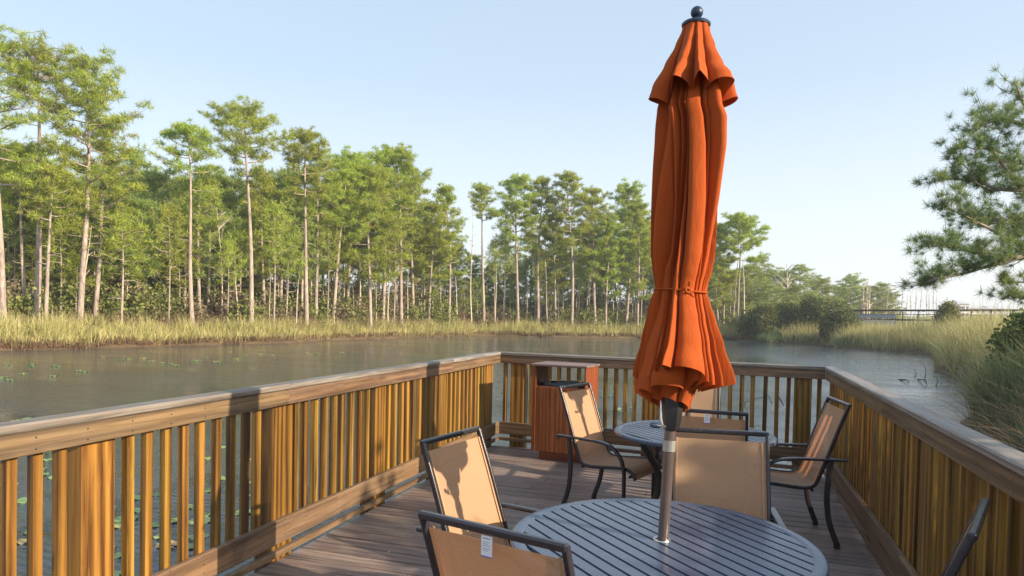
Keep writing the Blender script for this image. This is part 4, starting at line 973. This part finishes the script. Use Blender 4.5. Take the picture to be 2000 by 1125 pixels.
# ------------------------------------------------------------------ lily pads
m_, t_, o_ = new_mat('lily_pad'); oi = nd(t_, 'ShaderNodeObjectInfo')
bsdf(t_, o_, ramp(t_, oi.outputs['Random'], [(0.0, (0.10, 0.20, 0.06)), (0.5, (0.22, 0.34, 0.12)), (0.85, (0.34, 0.40, 0.13)), (1.0, (0.40, 0.24, 0.10))]), 0.3, 0.6); PAD = m_
def pad_mesh(seed):
    rd_ = random.Random(seed); n = 26; vs = [(0, 0, 0.006), ]; 
    for k_ in range(n+1):
        a = 0.16+(2*PI-0.32)*k_/n; rr = 1+0.04*math.sin(3*a+seed); vs.append((rr*math.cos(a), rr*math.sin(a)*0.94, 0.010+0.008*math.sin(5*a+seed)))
    m = len(vs); vs += [(a, b, c-0.006) for a, b, c in vs]
    fs = [(0, k_, k_+1) for k_ in range(1, n+1)]+[(m, m+k_+1, m+k_) for k_ in range(1, n+1)]+[(k_, m+k_, m+k_+1, k_+1) for k_ in range(1, n+1)]
    return MB().add(vs, fs)
pads = [pad_mesh(i).build('lily_pad', PAD) for i in range(3)]
rd = random.Random(31); spots = []
for _ in range(66):    # beyond the left railing, in loose drifts
    c = rd.choice([(60, 905), (120, 920), (200, 950), (90, 960), (150, 1010), (50, 1050), (300, 960), (330, 1000), (420, 930), (470, 950), (540, 905), (370, 1010), (260, 1060), (130, 885), (620, 860)])
    p = onz(c[0]+rd.gauss(0, 60), c[1]+rd.gauss(0, 30), WZ); spots.append((p.x, p.y, rd.uniform(0.08, 0.15), 0))
for _ in range(58):     # farther left drifts
    c = rd.choice([(20, 735), (10, 740), (60, 712), (130, 722), (350, 708), (420, 700), (540, 690), (640, 690), (250, 700), (760, 676), (20, 822)])
    p = onz(c[0]+rd.gauss(0, 35), c[1]+rd.gauss(0, 3), WZ); spots.append((p.x, p.y, rd.uniform(0.10, 0.2), 1))
for _ in range(55):     # along the right cove
    c = rd.choice([(1780, 700), (1800, 706), (1750, 716), (1700, 712), (1850, 735), (1900, 752), (1690, 700), (1860, 745), (1240, 800), (1210, 775)])
    p = onz(c[0]+rd.gauss(0, 24), c[1]+rd.gauss(0, 4), WZ); spots.append((p.x, p.y, rd.uniform(0.08, 0.15), 2))
labs = [('green lily pad floating on the pond beyond the left railing', 'lily pads beyond the left railing'), ('lily pad far out on the open water at the left', 'lily pads on the far water'), ('lily pad near the right bank reeds and sticks', 'lily pads by the right bank')]
sd_ = sdist(np.array([s_[0] for s_ in spots]), np.array([s_[1] for s_ in spots])); k = 0; placed = []
for s_, dd_ in zip(spots, sd_):
    if dd_ > -0.4 or any((s_[0]-q[0])**2+(s_[1]-q[1])**2 < (s_[2]+q[2])**2 for q in placed): continue
    placed.append(s_)
    o = pads[k] if k < 3 else pads[k % 3].copy()
    if k >= 3: C.objects.link(o)
    k += 1; o.location = (s_[0], s_[1], WZ+0.002); o.scale = (s_[2], s_[2], 1); o.rotation_euler = (0, 0, rd.uniform(0, 6.28)); tag(o, labs[s_[3]][0], 'lily pad', labs[s_[3]][1])

# white water lily
r = empty('water_lily', onz(480, 972, WZ), 0, 'small white water lily flower among the pads beyond the left railing', 'flower')
mb = MB()
for ringi, (n, rad, z_, tilt) in enumerate([(9, 0.075, 0.02, 0.35), (8, 0.055, 0.035, 0.8), (6, 0.035, 0.045, 1.2)]):
    for k_ in range(n):
        a = 2*PI*k_/n+ringi*0.3; ca, sa = math.cos(a), math.sin(a); tx, tz = math.cos(tilt), math.sin(tilt)
        b0 = Vector((ca*0.008, sa*0.008, z_-0.01)); e = b0+Vector((ca*tx, sa*tx, tz))*rad; s__ = Vector((-sa, ca, 0))*rad*0.22; mid = (b0+e)/2-Vector((0, 0, 0.004))
        mb.add([b0, mid+s__, e, mid-s__, mid-Vector((0, 0, 0.003))], [(0, 1, 2), (0, 2, 3), (0, 4, 1), (1, 4, 2), (2, 4, 3), (3, 4, 0)])
mb.build('petals', WHITE, r); MB().lathe([(0.012, 0.01), (0.014, 0.04), (0.008, 0.046)], 10).build('stamens', LEAF, r)

# sticks poking from the water
def stick(pts, r0, label):
    P_ = [onz(*p[:2], WZ)+Vector((0, 0, p[2])) for p in pts]; b = P_[0].copy()
    o = MB().tube([p-b for p in P_], [r0*(1-0.6*i/(len(P_)-1)) for i in range(len(P_))], n=6).build('stick', DARKB, ang=60); o.location = b
    tag(o, label, 'stick')
stick([(1452, 795, -0.1), (1456, 792, 0.12), (1500, 786, 0.22), (1508, 790, 0.02)], 0.022, 'dark bent stick in the water seen between the back railing balusters')
stick([(1520, 786, 0.18), (1534, 793, -0.05)], 0.022, 'short dark stick slanting into the water beside the wide right back post')
stick([(1754, 741, -0.03), (1768, 746, 0.10), (1776, 747, 0.02)], 0.04, 'dark driftwood lump lying flat on the water near the right bank')
stick([(1792, 741, 0.0), (1806, 752, 0.22), (1811, 752, 0.0)], 0.028, 'forked wet stick beside the driftwood lump near the right bank')
stick([(1806, 742, -0.05), (1808, 740, 0.40), (1804, 735, 0.60)], 0.024, 'upright wet stick behind the forked one near the right bank')
stick([(1828, 755, -0.05), (1831, 753, 0.22), (1826, 746, 0.28)], 0.022, 'small curved stick closest to the right bank grass')
stick([(1786, 738, -0.05), (1789, 735, 0.15), (1784, 729, 0.22)], 0.02, 'thin stick left of the upright one near the right bank')

# ------------------------------------------------------------------ far right: bridge, snags, tree line, buildings
DK = paint('dark_bridge_timber', (0.045, 0.032, 0.028), 0.8); RD = paint('grey_guard_rail', (0.33, 0.36, 0.42), 0.5); CON = paint('pale_concrete', (0.55, 0.51, 0.46), 0.8)
ba, bb = at(1636, 600, 92), at(2060, 611, 62)
r = empty('footbridge', (ba.x, ba.y, 0), math.atan2((bb-ba).y, (bb-ba).x), 'long dark timber footbridge with railing crossing behind the right bank reeds', 'bridge')
Lg = (bb-ba).to_2d().length; zt = (ba.z+bb.z)/2
MB().box((0, -0.07, zt-0.22), (Lg, 0.07, zt), 0.01).build('handrail', DK, r)
MB().box((0, -0.9, zt-1.35), (Lg, 0.9, zt-1.15), 0.01).build('deck', DK, r)
MB().box((0, -0.05, zt-0.62), (Lg, 0.05, zt-0.54), 0.01).build('mid_rail', DK, r)
for i in range(int(Lg/2.4)+1):
    MB().box((i*2.4-0.06, -0.14, -1.0), (i*2.4+0.06, -0.071, zt-0.02), 0.01).build('post', DK, r)
ga, gb = at(1672, 617, 84), at(1748, 621, 80)
r = empty('guard_rail', (ga.x, ga.y, 0), math.atan2((gb-ga).y, (gb-ga).x), 'short pale metal guard rail on a concrete kerb below the footbridge', 'guard rail'); Lg = (gb-ga).to_2d().length; z0 = ga.z
MB().box((0, -0.05, z0-0.22), (Lg, 0.05, z0+0.22), 0.02).build('rail', RD, r)
MB().box((0, -0.3, z0-1.3), (Lg, 0.3, z0-0.45), 0.02).build('kerb', CON, r)
for i in range(6): MB().box((i*Lg/5-0.06, 0.051, z0-0.5), (i*Lg/5+0.06, 0.15, z0+0.15), 0.01).build('post', DK, r)
for i, (px, ty, d, nb_, bl, lab) in enumerate([(1535, 515, 100, 9, 5.0, 'dead grey tree with forked bare limbs above the rounded shrubs'),
        (1685, 552, 108, 26, 1.6, 'leftmost of the pale dead trunks clustered behind the footbridge'),
        (1692, 548, 107, 26, 1.6, 'middle one of the pale dead trunks clustered behind the footbridge'),
        (1697, 556, 106, 22, 1.4, 'rightmost of the pale dead trunks clustered behind the footbridge'),
        (1732, 548, 112, 8, 1.0, 'thin dead spire in front of the last far pine')]):
    p = at(px, hor(px), d); zt_ = at(px, ty, d).z; z = ground_at(p.x, p.y); snag('dead_tree', (p.x, p.y, z), zt_-z, 80+i, lab, nb=nb_, bl=bl, tr=0.22 if i < 4 else 0.1)
s0 = None
for i, (px, ty) in enumerate([(1760, 563), (1770, 575), (1778, 570), (1787, 562), (1797, 568), (1809, 566), (1813, 572), (1749, 572), (1822, 560), (1828, 576)]):
    d = 118; p = at(px, hor(px), d); zt_ = at(px, ty, d).z; z = ground_at(p.x, p.y)
    if s0 is None: s0 = snag('dead_spire_tree', (0, 0, 0), 6.0, 91, 'thin dead trunk in the row behind the right end of the reeds', 'row of dead trunks behind the reeds', nb=12, bl=0.9, tr=0.11, mat=PALE); o = s0
    else: o = copy_tree(s0)
    o.location = (p.x, p.y, z); o.scale = (1, 1, (zt_-z)/6.0); o.rotation_euler = (0, 0, i*1.9)
# far pines right of the umbrella
fp = [(1478, 505, 105, 34), (1505, 528, 115, 32), (1530, 530, 120, 34), (1562, 522, 112, 40), (1590, 548, 120, 36), (1607, 546, 116, 30), (1632, 560, 126, 30), (1660, 540, 120, 32), (1650, 556, 130, 30), (1680, 560, 128, 30), (1705, 562, 126, 28), (1722, 554, 120, 28), (1738, 572, 128, 22), (1500, 556, 95, 36), (1460, 520, 98, 36), (1545, 562, 100, 38), (1580, 570, 104, 34), (1615, 578, 108, 30)]
for i, (px, ty, d, hw_) in enumerate(fp):
    p = at(px, hor(px), d); z = ground_at(p.x, p.y); h = at(px, ty, d).z-z; o = copy_tree(protos[i % 5])
    w_ = hw_/F*d/2.3; o.location = (p.x, p.y, z-0.3); o.scale = (w_, w_, h/12.0*1.03); o.rotation_euler = (0, 0, i*2.1); o['label'] = 'distant pine on the skyline between the umbrella and the footbridge'; o['group'] = 'distant pines before the footbridge'
# low far tree line
g2 = np.random.default_rng(77); cen = []
for i in range(260):
    px = g2.uniform(1440, 2150); d = g2.uniform(170, 240); p = at(px, hor(px), d); hh_ = g2.uniform(2.2, 4.0) if px > 1745 else g2.uniform(4, 9); rr = g2.uniform(3, 6)
    cen.append(inball(90, g2)*np.array([rr, rr, hh_*0.5])+np.array([p.x, p.y, -0.7+hh_*0.5]))
v, f = leaves(np.concatenate(cen), 5, 0.5, 0.8, g2); tag(fast('far_treeline', v, f, NEEDLE_D), 'low hazy line of trees at the horizon behind the bridge', 'tree line', kind='stuff')
WALLM = paint('pale_stucco', (0.72, 0.68, 0.60), 0.8); ROOFM = paint('grey_roof', (0.45, 0.46, 0.48), 0.7); GLASS = paint('dark_glass', (0.05, 0.06, 0.08), 0.15)
def building(px0, px1, py_top, d, label, tower=False):
    a, b = at(px0, hor(px0), d), at(px1, hor(px1), d); zt_ = at((px0+px1)/2, py_top, d).z
    r = empty('building', (a.x, a.y, 0), math.atan2((b-a).y, (b-a).x), label, 'building'); L_ = (b-a).to_2d().length
    MB().box((0, 0, -0.8), (L_, 14, zt_*0.86), 0.05).build('wall', WALLM, r)
    q = [(-1, -1, zt_*0.86), (L_+1, -1, zt_*0.86), (L_+1, 15, zt_*0.86), (-1, 15, zt_*0.86), (2, 5, zt_), (L_-2, 5, zt_), (L_-2, 9, zt_), (2, 9, zt_)]
    MB().add(q, [(0, 3, 2, 1), (4, 5, 6, 7), (0, 1, 5, 4), (1, 2, 6, 5), (2, 3, 7, 6), (3, 0, 4, 7)]).build('roof', ROOFM, r, smooth=False)
    nw = max(3, int(L_/3.2))
    for fl in (0.35, 0.62):
        for k_ in range(nw): MB().box(((k_+0.5)*L_/nw-0.7, -0.12, zt_*fl), ((k_+0.5)*L_/nw+0.7, -0.01, zt_*(fl+0.15)), 0).build('window', GLASS, r, smooth=False)
building(1870, 1892, 587, 420, 'white tower-like building with a flat cap on the horizon')
building(1893, 1925, 597, 430, 'long low pale building right of the white tower on the horizon')
building(1928, 1958, 598, 440, 'second low pale building farther right on the horizon')

# ------------------------------------------------------------------ near pine at the right edge
def near_pine():
    d0 = 13.5; trunk_px = 2210; b = at(trunk_px, hor(trunk_px), d0); z = ground_at(b.x, b.y)
    r = empty('pine_tree', (b.x, b.y, z), 0, 'near pine reaching blue-green needled branches in from the right edge', 'tree')
    g_ = np.random.default_rng(12); rd_ = random.Random(12); mb = MB(); O = Vector((b.x, b.y, z))
    mb.tube([Vector((0.05*math.sin(i), 0, i*0.75-0.2)) for i in range(13)], [0.20*(1-0.06*i) for i in range(13)], n=12)
    cen = []; dirs = []
    def br(pts, r0, spread=1.0, ntw=16, dd=0.0):
        n = len(pts); P_ = [at(px, py, d0+dd*(i/(n-1))+(-0.3+0.6*rd_.random())) - O for i, (px, py) in enumerate(pts)]
        P_ = spline(P_, 5); m = len(P_); mb.tube(P_, [r0*(1-0.85*i/(m-1))+0.004 for i in range(m)], n=7)
        ntw = int(ntw*0.85)
        for k_ in range(ntw):
            i = int(m*(0.22+0.78*(k_+rd_.random())/ntw)); i = min(i, m-1); t_ = (P_[min(i+1, m-1)]-P_[max(i-1, 0)]).normalized()
            side = Vector((rd_.uniform(-1, 1), rd_.uniform(-1, 1), rd_.uniform(-0.2, 0.75))).normalized(); l_ = rd_.uniform(0.18, 0.55)*spread
            dv = (t_*0.8+side).normalized(); p2 = P_[i]+dv*l_*0.6+Vector((0, 0, -0.02)); p3 = P_[i]+dv*l_+Vector((0, 0, 0.10*l_))
            mb.tube([P_[i], p2, p3], [0.009, 0.007, 0.004], n=4); 
            for _ in range(rd_.choice([1, 2, 3])):
                o_ = Vector((rd_.gauss(0, 0.07), rd_.gauss(0, 0.07), rd_.gauss(0.02, 0.05))); cen.append(p3+o_*spread); dirs.append((dv+Vector((0, 0, 0.5))).normalized())
            cen.append(p2); dirs.append((dv+Vector((0, 0, 0.8))).normalized())
        cen.append(P_[-1]); dirs.append(t_ if False else Vector((0, 0, 1)))
    br([(2210, 205), (2090, 230), (2010, 215), (1985, 168)], 0.05, 1.0, 22)
    br([(2210, 300), (2100, 270), (2020, 250), (1960, 235), (1915, 245)], 0.06, 1.1, 40)
    br([(2210, 420), (2080, 400), (2000, 370), (1950, 310), (1920, 265)], 0.07, 1.15, 44)
    br([(2210, 420), (2080, 380), (2010, 372), (1955, 370), (1910, 355), (1870, 350), (1825, 352)], 0.05, 0.9, 46)
    br([(1930, 372), (1905, 355), (1890, 330), (1865, 310)], 0.02, 0.8, 14)
    br([(1960, 300), (1930, 290), (1905, 292), (1885, 285)], 0.02, 0.8, 14)
    br([(2210, 500), (2080, 490), (1990, 475), (1930, 445), (1880, 420), (1845, 405)], 0.05, 0.9, 40)
    br([(2210, 520), (2090, 500), (2000, 500), (1950, 515), (1900, 490), (1850, 480), (1822, 480)], 0.06, 1.05, 60)
    br([(2210, 520), (2090, 490), (1990, 505), (1930, 520), (1880, 535), (1830, 545), (1800, 555)], 0.05, 0.95, 56)
    br([(2210, 450), (2110, 430), (2040, 440), (1970, 430), (1930, 440)], 0.05, 1.3, 50, 0.6)
    br([(2210, 360), (2100, 340), (2040, 330), (1990, 320), (1950, 345)], 0.05, 1.3, 50, 1.0)
    br([(2210, 480), (2100, 460), (2030, 460), (1980, 455)], 0.05, 1.3, 40, 1.2)
    br([(2210, 560), (2100, 555), (2020, 552), (1960, 550)], 0.035, 0.6, 16)
    br([(2210, 640), (2100, 620), (2030, 590), (1990, 580)], 0.04, 1.2, 34)
    mb.build('trunk', BARK, r, ang=60)
    cen = np.array([tuple(c) for c in cen]); dirs = np.array([tuple(c) for c in dirs]); n = len(cen); K = 56
    d = unit(dirs[:, None, :]*0.62+unit(g_.normal(size=(n, K, 3)))); sd = unit(np.cross(d, g_.normal(size=(n, K, 3)))); ll = 0.17*g_.uniform(0.5, 1.15, (n, K, 1)); c = cen[:, None, :]+g_.normal(size=(n, K, 3))*0.015
    w = 0.0030; v = np.stack([c-sd*w, c+sd*w, c+d*ll+sd*w*0.4, c+d*ll-sd*w*0.4], 2).reshape(-1, 3); fast('crown', v, np.arange(len(v)).reshape(-1, 4), NEEDLE_B, r)
near_pine()
# dark shrub at the right frame edge behind the marsh grass
p = at(2040, hor(2040), 19); shrub('shrub', (p.x, p.y, ground_at(p.x, p.y)), 1.5, 1.5, 3.0, 3200, 812, BUSH, 'dark shrub at the right edge under the near pine branches', sz=0.12)

# ------------------------------------------------------------------ haze
hm, t, o = new_mat('thin_haze'); pv = nd(t, 'ShaderNodeVolumePrincipled'); pv.inputs['Color'].default_value = (0.85, 0.92, 1.0, 1); pv.inputs['Density'].default_value = 0.0008; pv.inputs['Anisotropy'].default_value = 0.3
t.links.new(pv.outputs[0], o.inputs['Volume'])
tag(MB().box((-260, -60, -6), (330, 480, 40), 0).build('haze', hm, smooth=False), 'thin pale haze over the whole marsh', 'haze', kind='stuff')
